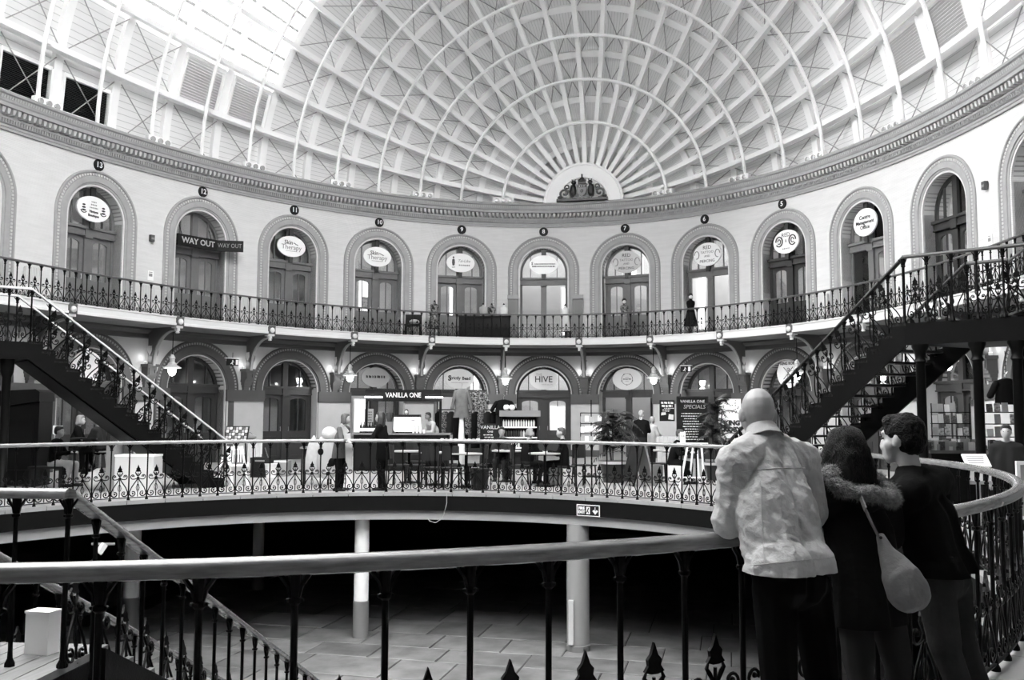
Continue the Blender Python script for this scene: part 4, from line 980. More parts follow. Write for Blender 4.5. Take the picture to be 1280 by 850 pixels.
def hair_cap(e, HM, s, m, length=.0, vox=.014, name='hair', wave=.0, fringe=True, back=1.0, wr=None):
    h = MB(); S = HM @ Matrix.Scale(s, 4)
    blob(h, S, (0, -.022, .038), (.086, .098, .092)); blob(h, S, (0, -.045, .0), (.084, .075, .085))
    if fringe: blob(h, S, (0, .035, .085), (.062, .055, .038))
    if length:
        for k in (-1, 0, 1):
            capsule(h, S @ Vector((k * .05, -.05, .0)), S @ Vector((k * .075, -.07 * back, -length)), .052 * s, .045 * s)
        for k in (-1, 1): capsule(h, S @ Vector((k * .078, -.01, .02)), S @ Vector((k * .105, -.005, -length * .85)), .034 * s, .042 * s)
    return remesh(h, name, m, e, vox, 2, None, wr)
def pose(loc, face, H=1.68, kind='stand', arms='down', lean=0.0, turn=0.0):
    """canonical joints; face = facing angle (0 = +y). Returns joints and facing vector"""
    s = H / 1.75; R = Matrix.Translation(Vector(loc)) @ Matrix.Rotation(face, 4, 'Z'); L = lambda x, y, z: R @ Vector((x * s, y * s, z * s))
    J = {}
    if kind == 'stand':
        pz = .94; c = lean
        J.update(pel=L(0, 0, pz), hipl=L(-.09, 0, pz - .04), hipr=L(.09, 0, pz - .04), knl=L(-.10, .03, .50), knr=L(.10, .05, .50), anl=L(-.11, 0, .085), anr=L(.12, .02, .085))
    else:
        pz = .52 / s if s else .52; c = lean
        J.update(pel=L(0, 0, pz), hipl=L(-.09, .02, pz - .02), hipr=L(.09, .02, pz - .02), knl=L(-.12, .44, .50), knr=L(.12, .42, .50), anl=L(-.12, .42 if kind == 'sit' else .5, .085), anr=L(.13, .30, .085))
    J.update(chest=L(0, c * .5, pz + .28), neck=L(0, c, pz + .53), head=L(0, c * 1.25 + .03, pz + .70), shl=L(-.17, c * .95, pz + .46), shr=L(.17, c * .95, pz + .46))
    if arms == 'down': J.update(ell=L(-.24, c * .6 - .02, pz + .18), elr=L(.24, c * .6 - .02, pz + .18), hal=L(-.23, c + .06, pz - .05), har=L(.23, c + .06, pz - .05))
    elif arms == 'front': J.update(ell=L(-.23, c + .06, pz + .20), elr=L(.23, c + .06, pz + .20), hal=L(-.08, c + .30, pz + .20), har=L(.08, c + .30, pz + .20))
    elif arms == 'table': J.update(ell=L(-.24, c + .10, pz + .20), elr=L(.24, c + .10, pz + .20), hal=L(-.10, c + .32, pz + .24), har=L(.12, c + .33, pz + .24))
    elif arms == 'rail_r': J.update(ell=L(-.24, c - .02, pz + .18), elr=L(.30, c + .12, pz + .20), hal=L(-.22, c + .08, pz - .02), har=L(.38, c + .30, pz + .20))
    elif arms == 'rail_l': J.update(elr=L(.24, c - .02, pz + .18), ell=L(-.30, c + .12, pz + .20), har=L(.22, c + .08, pz - .02), hal=L(-.38, c + .30, pz + .20))
    f = Matrix.Rotation(face + turn, 4, 'Z') @ Vector((0, 1, 0))
    return J, f, s
def small(name_label, loc, face, top, bottom, skin, hair, H=1.68, kind='stand', arms='down', lean=0.0, turn=0.0, hlen=0.0, hem=None, group=None, skirt=None, shoe=BLACK, bald=False, topr=1.0):
    J, f, s = pose(loc, face, H, kind, arms, lean, turn)
    e = tag(empty('person', loc), name_label, 'person', group); I = Matrix.Translation(-Vector(loc))
    before = set(o.name for o in COL.objects)
    HM, up = dress(e, J, top, bottom, shoe, skin, .024, s, topr, hem, skirt, 1.0, f)
    if not bald: hair_cap(e, HM, s, hair, hlen, .022)
    for o in list(e.children): o.matrix_parent_inverse = e.matrix_basis.inverted()
    return e, J, HM
CLB = mat('black_cloth', .006, .9, spec=.06); CLD = mat('charcoal_cloth', .022, .9, spec=.06); CLG = mat('grey_cloth', .09, .9, spec=.1, noise=.1); CLL = mat('pale_cloth', .42, .8, noise=.1); CLW = mat('white_cloth', .7, .8)
HB = mat('black_hair', .01, .45, bump=.5, bscale=120); HBR = mat('brown_hair', .05, .5, bump=.6, bscale=90); HG = mat('grey_hair', .35, .6, bump=.5, bscale=100); HL = mat('fair_hair', .22, .6, bump=.5, bscale=100)
FUR = mat('grey_fur', .20, .9, noise=.4, nscale=60, bump=1.0, bscale=140)
# --- the three people leaning on the near rail
def setinv(e):
    for o in list(e.children): o.matrix_parent_inverse = e.matrix_basis.inverted()
SHIRT = mat('pale_cotton_jacket', .43, .85, spec=.15, noise=.05, nscale=10, bump=.6, bscale=22)
g = lambda u, v, D: at(u, v, D)
# man in the pale jacket
J = dict(head=g(947, 517, 4.36), neck=g(955, 549, 4.29), chest=g(968, 635, 4.16), pel=g(988, 722, 4.02), shl=g(922, 578, 4.16), shr=g(999, 574, 4.42), ell=g(911, 652, 4.16), elr=g(1016, 640, 4.50), hal=g(957, 641, 4.50), har=g(985, 640, 4.62),
         hipl=g(968, 735, 3.98), hipr=g(1012, 735, 4.12), footl=Vector((-.4, .9, 0)), footr=Vector((-.3, .9, 0)), curl=1.1)
J['anl'] = atx(975, 3.95, .085); J['anr'] = atx(1030, 4.10, .085); J['knl'] = atx(968, 4.02, .48); J['knr'] = atx(1020, 4.15, .48)
p1 = tag(empty('person', atx(990, 4.03, 0)), 'bald man in a pale wrinkled jacket seen from behind, leaning on the near rail', 'person')
HM, up = dress(p1, J, SHIRT, mat('black_trousers', .004, .9, spec=.05), BLACK, mat('skin_bald', .33, .42, noise=.05, nscale=10), .007, 1.0, 1.9, .03, None, .75, Vector((-.22, .97, -.18)), (.0125, 7.5, (1, 1, 1), 'creased'), (0, 0, 1), 2)
c = MB(); a = (J['head'] - J['neck']).normalized(); x = a.orthogonal().normalized(); y = a.cross(x); cc = J['neck'] + a * .045
c.rings([[tuple(cc + a * z + (x * math.cos(t) + y * math.sin(t)) * r) for t in np.linspace(0, 2 * PI, 20)[:-1]] for z, r in ((-.045, .092), (-.01, .076), (.018, .068), (.018, .062), (-.02, .066))], True); c.build('collar', SHIRT, p1, True)
def seam(pix, name='seam', r=.0016):        # stitched seam lying on the cloth
    pts = []
    for u, v in pix:
        ok, lo_, no, _ = up.ray_cast(CAM, (FW + RT * ((u - 640) / FPX) + DN * ((v - 425) / FPX)).normalized())
        if ok: pts.append(lo_ + no * .0012)
    if len(pts) > 2: MB().tube(pts, r, 5).build(name, SHIRT, p1, True)
bpy.context.view_layer.update()
seam([(918 + 4 * i, 592 - .75 * i + .02 * i * i) for i in range(23)], 'yoke_seam', .0026); seam([(936 + 3 * i, 707 - .3 * i) for i in range(36)], 'hem_seam', .002); seam([(950 + .2 * i, 600 + 4 * i) for i in range(27)], 'back_seam', .002)
setinv(p1)
# woman in the dark parka
J = dict(head=g(1056, 566, 4.66), neck=g(1066, 604, 4.60), chest=g(1074, 668, 4.52), pel=g(1084, 735, 4.44), shl=g(1040, 619, 4.50), shr=g(1104, 617, 4.74), ell=g(1038, 672, 4.56), elr=g(1114, 672, 4.84), hal=g(1062, 650, 4.92), har=g(1098, 648, 5.02),
         hipl=g(1068, 750, 4.40), hipr=g(1104, 750, 4.52), footl=Vector((-.5, .8, 0)), footr=Vector((-.4, .8, 0)), curl=1.0)
J['anl'] = atx(1085, 4.34, .085); J['anr'] = atx(1122, 4.50, .085); J['knl'] = atx(1066, 4.42, .46); J['knr'] = atx(1112, 4.56, .46)
p2 = tag(empty('person', atx(1085, 4.45, 0)), 'dark-haired woman in a dark parka with a fur-trimmed hood, between the two men', 'person')
PARKA = mat('dark_parka', .009, .9, spec=.06, noise=.2, nscale=8, bump=.3, bscale=30)
HM, up = dress(p2, J, PARKA, mat('grey_leggings', .03, .9, spec=.08), BLACK, SKIN, .012, .94, 2.0, -.16, None, 1.0, Vector((-.5, .84, -.12)), (.010, 6, (1, 1, .8)), (0, 0, 1), 3)
HP2 = mat('dark_brown_hair', .008, .5, spec=.18, bump=.8, bscale=70, stretch=(3, 3, .6)); hp = hair_cap(p2, HM, 1.04, HP2, .15, .012, wr=(.014, 13, (1.2, 1.2, .5)))
hs = MB(); rg = random.Random(15); vs = hp.data.vertices
for _ in range(900):
    v = vs[rg.randrange(len(vs))]; n = v.normal; p = v.co + n * .003; t = Vector((n.y, -n.x, 0)); t = t.normalized() * rg.uniform(.0012, .0026) if t.length > .1 else RT * .002; ph = rg.uniform(0, 6); L = rg.uniform(.03, .12); pr_ = []
    for i in range(6):
        k = i / 5; q = p + n * (.016 * math.sin(k * PI * .6)) + Vector((0, 0, -L * k)) + t.normalized() * (.010 * math.sin(ph + k * 5)); pr_ += [q - t * (1 - .8 * k), q + t * (1 - .8 * k)]
    hs.add(pr_, [(2 * i, 2 * i + 1, 2 * i + 3, 2 * i + 2) for i in range(5)])
hs.build('hair_strands', HP2, p2, kind='stuff')
# fur-trimmed hood lying on the shoulders: cloth bowl with a fur rim
hc = g(1074, 613, 4.50); ax = Vector((RT * .25 - DN * 1.0 - FW * .25)).normalized(); hx = (RT * .93 - DN * -.32 + FW * .25); hx = (hx - ax * hx.dot(ax)).normalized(); hy = ax.cross(hx)
hood = MB(); hood.rings([[tuple(hc + ax * z + hx * (r * 1.18 * math.cos(t)) + hy * (r * math.sin(t))) for t in np.linspace(0, 2 * PI, 25)[:-1]] for z, r in ((.03, .128), (-.02, .118), (-.07, .09), (-.10, .05))], True, caps=True)
hood.build('hood', PARKA, p2, True)
fm = MB(); fm.tube([hc + ax * (.028 + .012 * math.sin(3 * t)) + hx * (.158 * math.cos(t)) + hy * (.132 * math.sin(t)) for t in np.linspace(0, 2 * PI, 33)[:-1]], [.036 + .006 * math.sin(5 * i) for i in range(32)], 10, closed=True)
fur = remesh(fm, 'fur_trim', FUR, p2, .008, 1, None, (.010, 60, (1, 1, 1)))
hs = MB(); rg = random.Random(5); vs = fur.data.vertices
for _ in range(3800):
    v = vs[rg.randrange(len(vs))]; n = (v.normal + Vector((rg.uniform(-.6, .6), rg.uniform(-.6, .6), rg.uniform(-.6, .4)))).normalized(); t = n.orthogonal().normalized() * .0011; p = v.co; L = rg.uniform(.012, .026)
    hs.add([p - t, p + t, p + n * L + Vector((0, 0, -.003))], [(0, 1, 2)])
hs.build('fur_hair', FUR, p2, kind='stuff')
setinv(p2)
# shoulder bag
BAG = mat('grey_canvas_bag', .15, .8, noise=.1, nscale=12, bump=.3, bscale=40)
bg = tag(empty('shoulder_bag', g(1132, 735, 4.22)), 'slouchy grey canvas bag hanging from the woman\'s shoulder strap', 'bag')
bb = MB(); L = []
for (u, v, hw, D, th) in ((1099, 668, 5, 4.27, .018), (1108, 690, 11, 4.24, .035), (1122, 715, 22, 4.2, .06), (1135, 738, 27, 4.19, .075), (1143, 752, 22, 4.19, .07), (1147, 759, 15, 4.2, .04)):
    c = g(u, v, D); d1 = (RT * .86 - DN * .5).normalized(); d2 = FW; r = hw * 4.2 / FPX
    L.append([tuple(c + d1 * (r * math.cos(t)) + d2 * (th * math.sin(t))) for t in np.linspace(0, 2 * PI, 19)[:-1]])
bb.rings(L, True, caps=True); remesh(bb, 'bag_body', BAG, bg, .010, 2, None, (.006, 16, (1.5, 1.5, .5)))
st = MB(); pts = [g(1076, 622, 4.34), g(1082, 637, 4.28), g(1090, 655, 4.26), g(1099, 672, 4.25)]
for a, b in zip(pts[:-1], pts[1:]): st.bar(a, b, .006, .03, up=FW)
st.build('strap', BAG, bg); MB().ball(tuple(g(1101, 672, 4.22)), .008, n=8, m=5).build('strap_button', BLACK, bg, True)
setinv(bg)
# young man in the dark sweater
J = dict(head=g(1127, 549, 4.98), neck=g(1138, 590, 4.96), chest=g(1158, 650, 4.92), pel=g(1178, 716, 4.86), shl=g(1138, 618, 4.78), shr=g(1172, 602, 5.16), ell=g(1118, 655, 4.92), elr=g(1160, 655, 5.30), hal=g(1112, 640, 5.14), har=g(1140, 638, 5.32),
         hipl=g(1168, 728, 4.78), hipr=g(1190, 728, 4.98), footl=Vector((-.8, .5, 0)), footr=Vector((-.8, .5, 0)), curl=1.0)
J['anl'] = atx(1206, 4.70, .085); J['anr'] = atx(1222, 4.98, .085); J['knl'] = atx(1172, 4.74, .47); J['knr'] = atx(1190, 4.98, .47)
p3 = tag(empty('person', atx(1180, 4.86, 0)), 'young dark-haired man in a black sweater and grey jeans, face turned left in profile', 'person')
HM, up = dress(p3, J, mat('black_sweater', .005, .9, spec=.05, bump=.2, bscale=60), mat('grey_jeans', .032, .9, spec=.08, noise=.15, nscale=9, bump=.3, bscale=30), BLACK, mat('skin_profile', .42, .45), .011, 1.06, 2.0, .0, None, 1.0, Vector((-.86, .50, -.05)), (.008, 6, (1, 1, .8)), (0, 0, 1), 7)
hair_cap(p3, HM, 1.10, mat('black_short_hair', .004, .55, spec=.12, bump=.8, bscale=90), 0, .010, wr=(.007, 30, (1, 1, 1)))
setinv(p3)
# ------------------------------------------------------------------ things on the ground floor gallery
FA = -YAW
def F(u, D, z=0.0, r=0.0): return TM(atx(u, D, z), FA + r)
def zat(v, D): return CAM.z - (v - 517.0) * D / FPX
def item(name, label, cat, u, D, z=0.0, r=0.0, group=None): return tag(empty(name, M=F(u, D, z, r)), label, cat, group)
LACQ = mat('dark_lacquer', .009, .4, spec=.15); WOODD = mat('dark_wood', .022, .5, spec=.2, noise=.3, nscale=6, stretch=(1, 1, 6)); WOODM = mat('mid_wood', .16, .5, noise=.25, nscale=5, stretch=(1, 1, 6)); CARD = mat('cardboard', .24, .8); CHALK = mat('chalkboard', .015, .8, spec=.1, noise=.3, nscale=3); CHALKW = mat('chalk_white', .6, .9)
PAPER = mat('white_paper', .8, .7); DUSTY = mat('grey_upholstery', .20, .8); LEAF = mat('dark_leaf', .018, .45, noise=.3, nscale=20); LEAFL = mat('leaf_light', .035, .4)
# coffee kiosk
k = item('coffee_kiosk', 'dark coffee kiosk with a black signboard reading VANILLA ONE on two posts', 'kiosk', 503, 27.0)
MB().box(-1.35, 1.35, -.3, .35, 0, 1.02).build('counter', LACQ, k); MB().box(-1.42, 1.42, -.36, .4, 1.02, 1.07).build('worktop', WOODM, k)
for x in (-1.08, 1.08): MB().box(x - .035, x + .035, .25, .32, 1.07, 2.3).build('post', LACQ, k)
sb = MB().box(-1.10, 1.10, .18, .26, 1.98, 2.32).build('signboard', mat('signboard_black', .012, .6, spec=.1), k); text(sb, 'VANILLA ONE', .20, mat('sign_letters', .75, .5), 0, .17, 2.16, sx=.82, bold=.002)
for x in (-.86, .90): MB().box(x - .25, x + .25, .12, .18, 2.08, 2.125).build('strip_light', mat('strip_glow', .9, .4, emit=1.6), k)
cm = item('espresso_machine', 'white espresso machine with a black top on the kiosk counter', 'coffee machine', 510, 26.9, 1.07)
mb = MB(); mb.prism([(-.36, .04), (.34, .04), (.40, .12), (.38, .46), (-.38, .46), (-.40, .10)], -.2, .2); mb.build('body', mat('machine_white', .8, .3), cm); MB().box(-.36, .36, -.2, .2, .46, .53).build('top_tray', BLACK, cm); MB().box(.12, .22, -.21, -.2, .36, .385).build('badge', GREYINK, cm)
for x in (-.3, .3): MB().box(x - .03, x + .03, -.15, .15, 0, .04).build('foot', BLACK, cm)
gr = item('coffee_grinder', 'dark coffee grinder standing left of the espresso machine', 'grinder', 487, 26.9, 1.07)
MB().box(-.1, .1, -.12, .12, 0, .32).build('body', STEEL, gr); MB().lathe([(.06, .32), (.12, .55), (.12, .58)], 10).build('hopper', mat('smoky_plastic', .06, .2), gr, True)
bt = MB().lathe([(.040, 0), (.040, .18), (.015, .24), (.015, .30), (.018, .31)], 8); bme_ = bt.mesh('bottle', mat('dark_bottle', .02, .2), True); lab_ = MB().lathe([(.0415, .05), (.0415, .14)], 8).mesh('bottle_label', PAPER)
for i in range(6):
    o = tag(empty('syrup_bottle', M=F(451.5 + i * 3.6, 26.8, 1.07)), 'small dark syrup bottle with a white label in the row on the kiosk counter', 'bottle', 'syrup bottles on the kiosk'); link('glass', bme_, o); link('bottle_label', lab_, o)
cup = MB().lathe([(.030, 0), (.042, .10), (.044, .105)], 10).mesh('paper_cup', PAPER, True)
for i in range(7):
    o = link('paper_cup', cup, None, F(517 + (i % 4) * 4.4, 26.6, 1.07 + .11 * (i // 4))); tag(o, 'white paper cup in the cluster in front of the espresso machine', 'cup', 'paper cups on the kiosk')
pb = item('price_board', 'small pale notice board behind the kiosk, left of its post', 'notice', 461, 28.5, 1.15); MB().box(-.14, .14, 0, .02, 0, .62).build('board', mat('notice_grey', .3, .6), pb); [bars(pb, .10, .20 + .08 * i, .03, 0, INK) for i in range(5)]
def bust(lab, u, D, z, s=1.0, top=CLW, hair=HB):
    e = item('mannequin_bust', lab, 'mannequin', u, D, z); b = MB(); I = Matrix.Identity(4)
    blob(b, I, (0, 0, .52 * s), (.085 * s, .10 * s, .12 * s)); capsule(b, (0, 0, .30 * s), (0, 0, .45 * s), .05 * s, .045 * s); blob(b, I, (0, 0, .14 * s), (.19 * s, .11 * s, .2 * s)); b.build('body', top, e, True)
    h = MB(); blob(h, I, (0, .02, .57 * s), (.10 * s, .105 * s, .10 * s)); blob(h, I, (.06 * s, .03, .47 * s), (.04 * s, .06 * s, .1 * s)); blob(h, I, (-.06 * s, .03, .47 * s), (.04 * s, .06 * s, .1 * s)); h.build('wig', hair, e, True)
    MB().lathe([(.10 * s, -.10), (.10 * s, -.08), (.02 * s, -.06), (.02 * s, .0)], 10).build('stand', BLACK, e); return e
bust('white-faced display head with black bobbed hair above the espresso machine', 508, 28.4, 1.35, .62)
bust('white mannequin bust with black hair left of the product shelves', 619.5, 28.5, 1.22, 1.0)
MB().box(-.4, .4, -.2, .2, 0, 1.12).build('display_plinth', LACQ, tag(item('display_plinth', 'black display plinth behind the hanging dress', 'plinth', 617, 28.5), None)); tag(bpy.data.objects['display_plinth'], 'black display plinth under the white mannequin bust', 'plinth')
MB().box(-.3, .3, -.2, .2, 0, 1.27).build('carcass', LACQ, item('side_cabinet', 'black side cabinet behind the espresso machine', 'cabinet', 508, 28.4))
# clothes stall beside the kiosk
dm = item('dress_stand', 'grey dress on a white tapered stand to the right of the kiosk', 'mannequin', 577, 26.2)
MB().lathe([(.16, 0), (.16, .05), (.12, .1), (.06, 1.6)], 12).build('cone_stand', mat('stand_white', .6, .6), dm, True)
mb = MB(); mb.rings([[(r1 * math.cos(t), r2 * math.sin(t), z) for t in np.linspace(0, 2 * PI, 17)[:-1]] for z, r1, r2 in ((1.52, .24, .12), (1.75, .19, .11), (1.95, .17, .1), (2.15, .20, .11), (2.28, .17, .09), (2.33, .06, .05))], True, caps=True); mb.build('dress', mat('grey_dress', .10, .8, noise=.2), dm, True)
for s in (-1, 1):
    a = MB(); capsule(a, (s * .17, 0, 2.24), (s * .27, -.02, 1.78), .055, .05); a.build('sleeve', mat('grey_dress', .10, .8), dm, True)
MB().tube([(0, 0, 2.33), (0, 0, 2.42), (.03, 0, 2.46), (.0, 0, 2.49)], .01, 5).build('hook', STEEL, dm)
def garment(lab, u, D, z, m, w=.22, h=.55, cat='garment', name='blouse', group=None):
    e = item(name, lab, cat, u, D, z, 0, group); mb = MB(); mb.rings([[(r1 * math.cos(t), .07 * math.sin(t), zz) for t in np.linspace(0, 2 * PI, 13)[:-1]] for zz, r1 in ((-h, w), (-h * .5, w * .9), (-.12, w * .95), (-.03, w * .7), (0, .05))], True, caps=True); mb.build('bodice', m, e, True)
    for s in (-1, 1):
        a = MB(); capsule(a, (s * w * .85, 0, -.10), (s * w * 1.35, 0, -.32), .06, .06); a.build('sleeve', m, e, True)
    MB().tube([(0, 0, 0), (0, 0, .08), (.03, 0, .12), (0, 0, .15)], .008, 5).build('hanger_hook', STEEL, e); return e
DOT = mat('dotted_cloth', .10, .8, noise=2.5, nscale=26)
garment('dark spotted blouse hanging right of the grey dress', 597, 26.5, 2.27, DOT)
garment('black short-sleeved top hanging above the product shelves', 629.5, 28.0, 2.06, CLB, .26, .42)
cr_ = item('clothes_rail', 'dark clothes rail behind the dress stand', 'clothes rail', 588, 28.2)
for x in (-.95, .95): MB().tube([(x, 0, 0), (x, 0, 1.75)], .02, 6).build('upright', LACQ, cr_)
MB().tube([(-.98, 0, 1.75), (.98, 0, 1.75)], .016, 6).build('bar', LACQ, cr_); MB().box(-.98, .98, -.2, .2, .1, .14).build('base_shelf', LACQ, cr_)
for i in range(11):
    m = (CLB, DOT, CLD, CLB, CLD, DOT)[i % 6]; e = item('rail_garment', 'dark garment hanging close among others on the clothes rail', 'garment', 549 + i * 7.6, 28.2, 1.70, .9, 'garments on the clothes rail')
    mb = MB(); mb.rings([[(r1 * math.cos(t), .05 * math.sin(t), zz) for t in np.linspace(0, 2 * PI, 11)[:-1]] for zz, r1 in ((-1.1 + .2 * (i % 3), .22), (-.5, .2), (-.08, .2), (0, .05))], True, caps=True); mb.build('cloth', m, e, True); MB().tube([(0, 0, -.01), (0, 0, .05)], .008, 4).build('hook', STEEL, e)
tb = item('display_table', 'low dark display table with trinkets, right of the kiosk', 'table', 590, 25.4)
MB().box(-.9, .9, -.3, .3, .82, .86).build('tabletop', LACQ, tb)
for x in (-.85, .85):
    for y in (-.26, .26): MB().box(x - .025, x + .025, y - .025, y + .025, 0, .82).build('leg', LACQ, tb)
rg = random.Random(11)
TM_ = [MB().lathe([(.05, 0), (.08, .04), (.05, .09), (.02, .1)], 8).mesh('trinket', m, True) for m in (PAPER, CARD, STEEL, DUSTY)]
for i in range(14): tag(link('trinket_dish', TM_[i % 4], None, F(553 + i * 5.6, 25.4 + rg.uniform(-.15, .15), .86)), 'small pale trinket on the low display table', 'trinket', 'trinkets on the display table')
# product shelves
ps = item('shelf_unit', 'product shelf unit with a grey header and white shelf edges', 'shelves', 649, 27.5)
MB().box(-.56, -.52, -.2, .2, 0, 1.72).build('side_panel', LACQ, ps); MB().box(.52, .56, -.2, .2, 0, 1.72).build('side_panel', LACQ, ps); MB().box(-.52, .52, .17, .2, 0, 1.72).build('back_panel', WOODD, ps); MB().box(-.58, .62, -.24, .2, 1.55, 1.73).build('header', DUSTY, ps)
for z in (.62, .92, 1.22): MB().box(-.52, .52, -.22, .17, z, z + .035).build('shelf', WHITE, ps)
pbm = [MB().lathe([(.028, 0), (.028, .15), (.012, .17), (.012, .20)], 7).mesh('product_bottle', m, True) for m in (mat('product_white', .6, .4), mat('product_dark', .03, .3), mat('product_grey', .2, .4))]
for r_, z in enumerate((.657, .957, 1.257)):
    for i in range(13): tag(link('product_bottle', pbm[(0 if r_ == 2 else 1 if r_ == 1 and i < 6 else 0 if r_ == 0 and i < 7 else (i + r_) % 3)], None, F(629.5 + i * 3.15, 27.42, z)), 'small product bottle on the %s shelf of the product unit' % ('lower', 'middle', 'top')[r_], 'bottle', 'product bottles %s shelf' % ('lower', 'middle', 'top')[r_])
for i, u in enumerate((633, 640)):
    o = item('white_jar', 'round white jar on top of the product shelves, %s of two' % ('left', 'right')[i], 'jar', u, 27.5, 1.73); MB().ball((0, 0, .09), .09, n=12, m=8).build('body', PAPER, o, True); MB().lathe([(.05, .165), (.05, .185)], 10).build('lid', CLG, o)
# boards and posters
def scrib(e, w, z0, z1, n, m=CHALKW, y=-.006, seed=1):
    rg = random.Random(seed); mb = MB()
    for i in range(n):
        z = z1 - (z1 - z0) * i / max(1, n - 1); x = -w + rg.uniform(0, .1)
        L = w * rg.uniform(1.1, 1.9)
        while x < -w + L:
            l = rg.uniform(.02, .07); mb.add([(x, y, z), (x + l, y, z + rg.uniform(-.006, .006)), (x + l, y, z + .022), (x, y, z + .02)], [(0, 1, 2, 3)]); x += l + .016
    mb.build('handwriting', m, e, kind='stuff')
ab = item('chalk_a_board', 'small black a-board with chalked VANILLA beside the seated man', 'sign', 613, 24.0, .0, .1)
MB().box(-.26, .26, 0, .03, .85, 1.38).build('board', CHALK, ab); text(ab, 'VANILLA', .13, CHALKW, 0, -.005, 1.28); text(ab, 'ONE', .07, CHALKW, 0, -.005, 1.17); scrib(ab, .2, .9, 1.08, 4, seed=4)
for x in (-.24, .24): MB().box(x - .015, x + .015, 0, .03, 0, .85).build('leg', WOODD, ab); MB().bar((x, .03, 1.3), (x, .35, 0), .03).build('leg', WOODD, ab)
cb = item('menu_chalkboard', 'tall chalkboard menu headed VANILLA ONE SPECIALS in front of the piers', 'sign', 865.5, 24.0, .0)
cz0, cz1 = zat(551, 24), zat(495.5, 24)
MB().box(-.38, .38, 0, .03, cz0, cz1).build('board', CHALK, cb); MB().plate([(-.41, cz0 - .03), (.41, cz0 - .03), (.41, cz1 + .03), (-.41, cz1 + .03)], [(-.38, cz0), (.38, cz0), (.38, cz1), (-.38, cz1)], -.015, .04).build('frame', WOODD, cb)
text(cb, 'VANILLA ONE', .10, CHALKW, 0, -.006, cz1 - .10, shear=.1); text(cb, 'SPECIALS', .14, mat('chalk_grey', .3, .9), .05, -.006, cz1 - .24, shear=.15); scrib(cb, .30, cz0 + .06, cz1 - .42, 11, seed=8)
for x in (-.3, .3): MB().box(x - .02, x + .02, .03, .06, 0, cz0 + .4).build('leg', WOODD, cb)
ea = item('white_easel', 'white trestle easel with a small card standing below the chalkboard menu', 'easel', 865, 20.8)
for a, b in (((-.10, 0, .98), (-.30, -.05, 0)), ((.20, 0, .98), (.26, -.05, 0)), ((.02, 0, .98), (-.02, .35, 0)), ((.10, 0, .98), (.22, .35, 0))): MB().bar(a, b, .035).build('leg', WHITE, ea)
MB().bar((-.25, -.04, .24), (.25, -.04, .24), .03).build('crossbar', WHITE, ea); MB().box(-.34, .34, -.05, .05, .98, 1.0).build('ledge', WHITE, ea); MB().box(-.27, -.15, .0, .015, 1.0, 1.24).build('card', PAPER, ea); bars(ea, .045, 1.15, .02, -.21, INK)
po = item('poster_board', 'black framed poster with white print hanging on the pier left of the chalkboard', 'poster', 834, 29.2, zat(525, 29.2)); ph = zat(499, 29.2) - zat(525, 29.2)
MB().box(-.235, .235, 0, .03, 0, ph).build('board', CHALK, po); bars(po, .19, ph - .08, .07, 0, CHALKW, -.006); bars(po, .17, ph - .18, .07, 0, CHALKW, -.006, 5); scrib(po, .19, .3, ph - .26, 3, seed=2); MB().prism([(-.19, .18), (-.04, .20), (-.05, .28), (-.18, .27)], -.008, -.002).prism([(.03, .06), (.19, .04), (.2, .2), (.05, .22)], -.008, -.002).build('print_patch', CHALKW, po)
kb = item('banner_stand', 'white pull-up banner lettered KING KOBY behind the bald man', 'banner', 912, 24.6); bz0, bz1 = .05, zat(497, 24.6)
MB().box(-.30, .30, 0, .015, bz0, bz1).build('banner', PAPER, kb); MB().box(-.32, .32, -.08, .08, 0, .05).build('foot', STEEL, kb); text(kb, 'KING\nKOBY', .17, INK, .06, -.005, 1.32, bold=.012)
mb = MB(); rg = random.Random(6)
for i in range(22): x, z = rg.uniform(-.26, .26), rg.uniform(1.55, bz1 - .05); mb.prism([(x - .015, z), (x + .015, z + .01), (x + .01, z + .03), (x - .012, z + .025)], -.006, -.001)
mb.build('speckles', INK, kb, kind='stuff')
af = item('pavement_sign', 'dark a-frame pavement sign with a pale side standing right of the palm pot', 'sign', 797, 21.5, 0, -1.15)
mb = MB(); mb.bar((-.25, -.28, 0), (-.25, 0, .98), .04).bar((.25, -.28, 0), (.25, 0, .98), .04); mb.add([(-.25, -.27, .1), (.25, -.27, .1), (.25, -.01, .96), (-.25, -.01, .96), (-.25, -.25, .1), (.25, -.25, .1), (.25, .01, .96), (-.25, .01, .96)], [(0, 1, 2, 3), (7, 6, 5, 4)]); mb.build('front_board', CHALK, af)
mb = MB(); mb.add([(-.25, .27, .05), (.25, .27, .05), (.25, .02, .96), (-.25, .02, .96)], [(0, 1, 2, 3)]); mb.bar((-.25, .28, 0), (-.25, .02, .98), .04).bar((.25, .28, 0), (.25, .02, .98), .04); mb.build('rear_board', mat('pale_board', .2, .6), af)
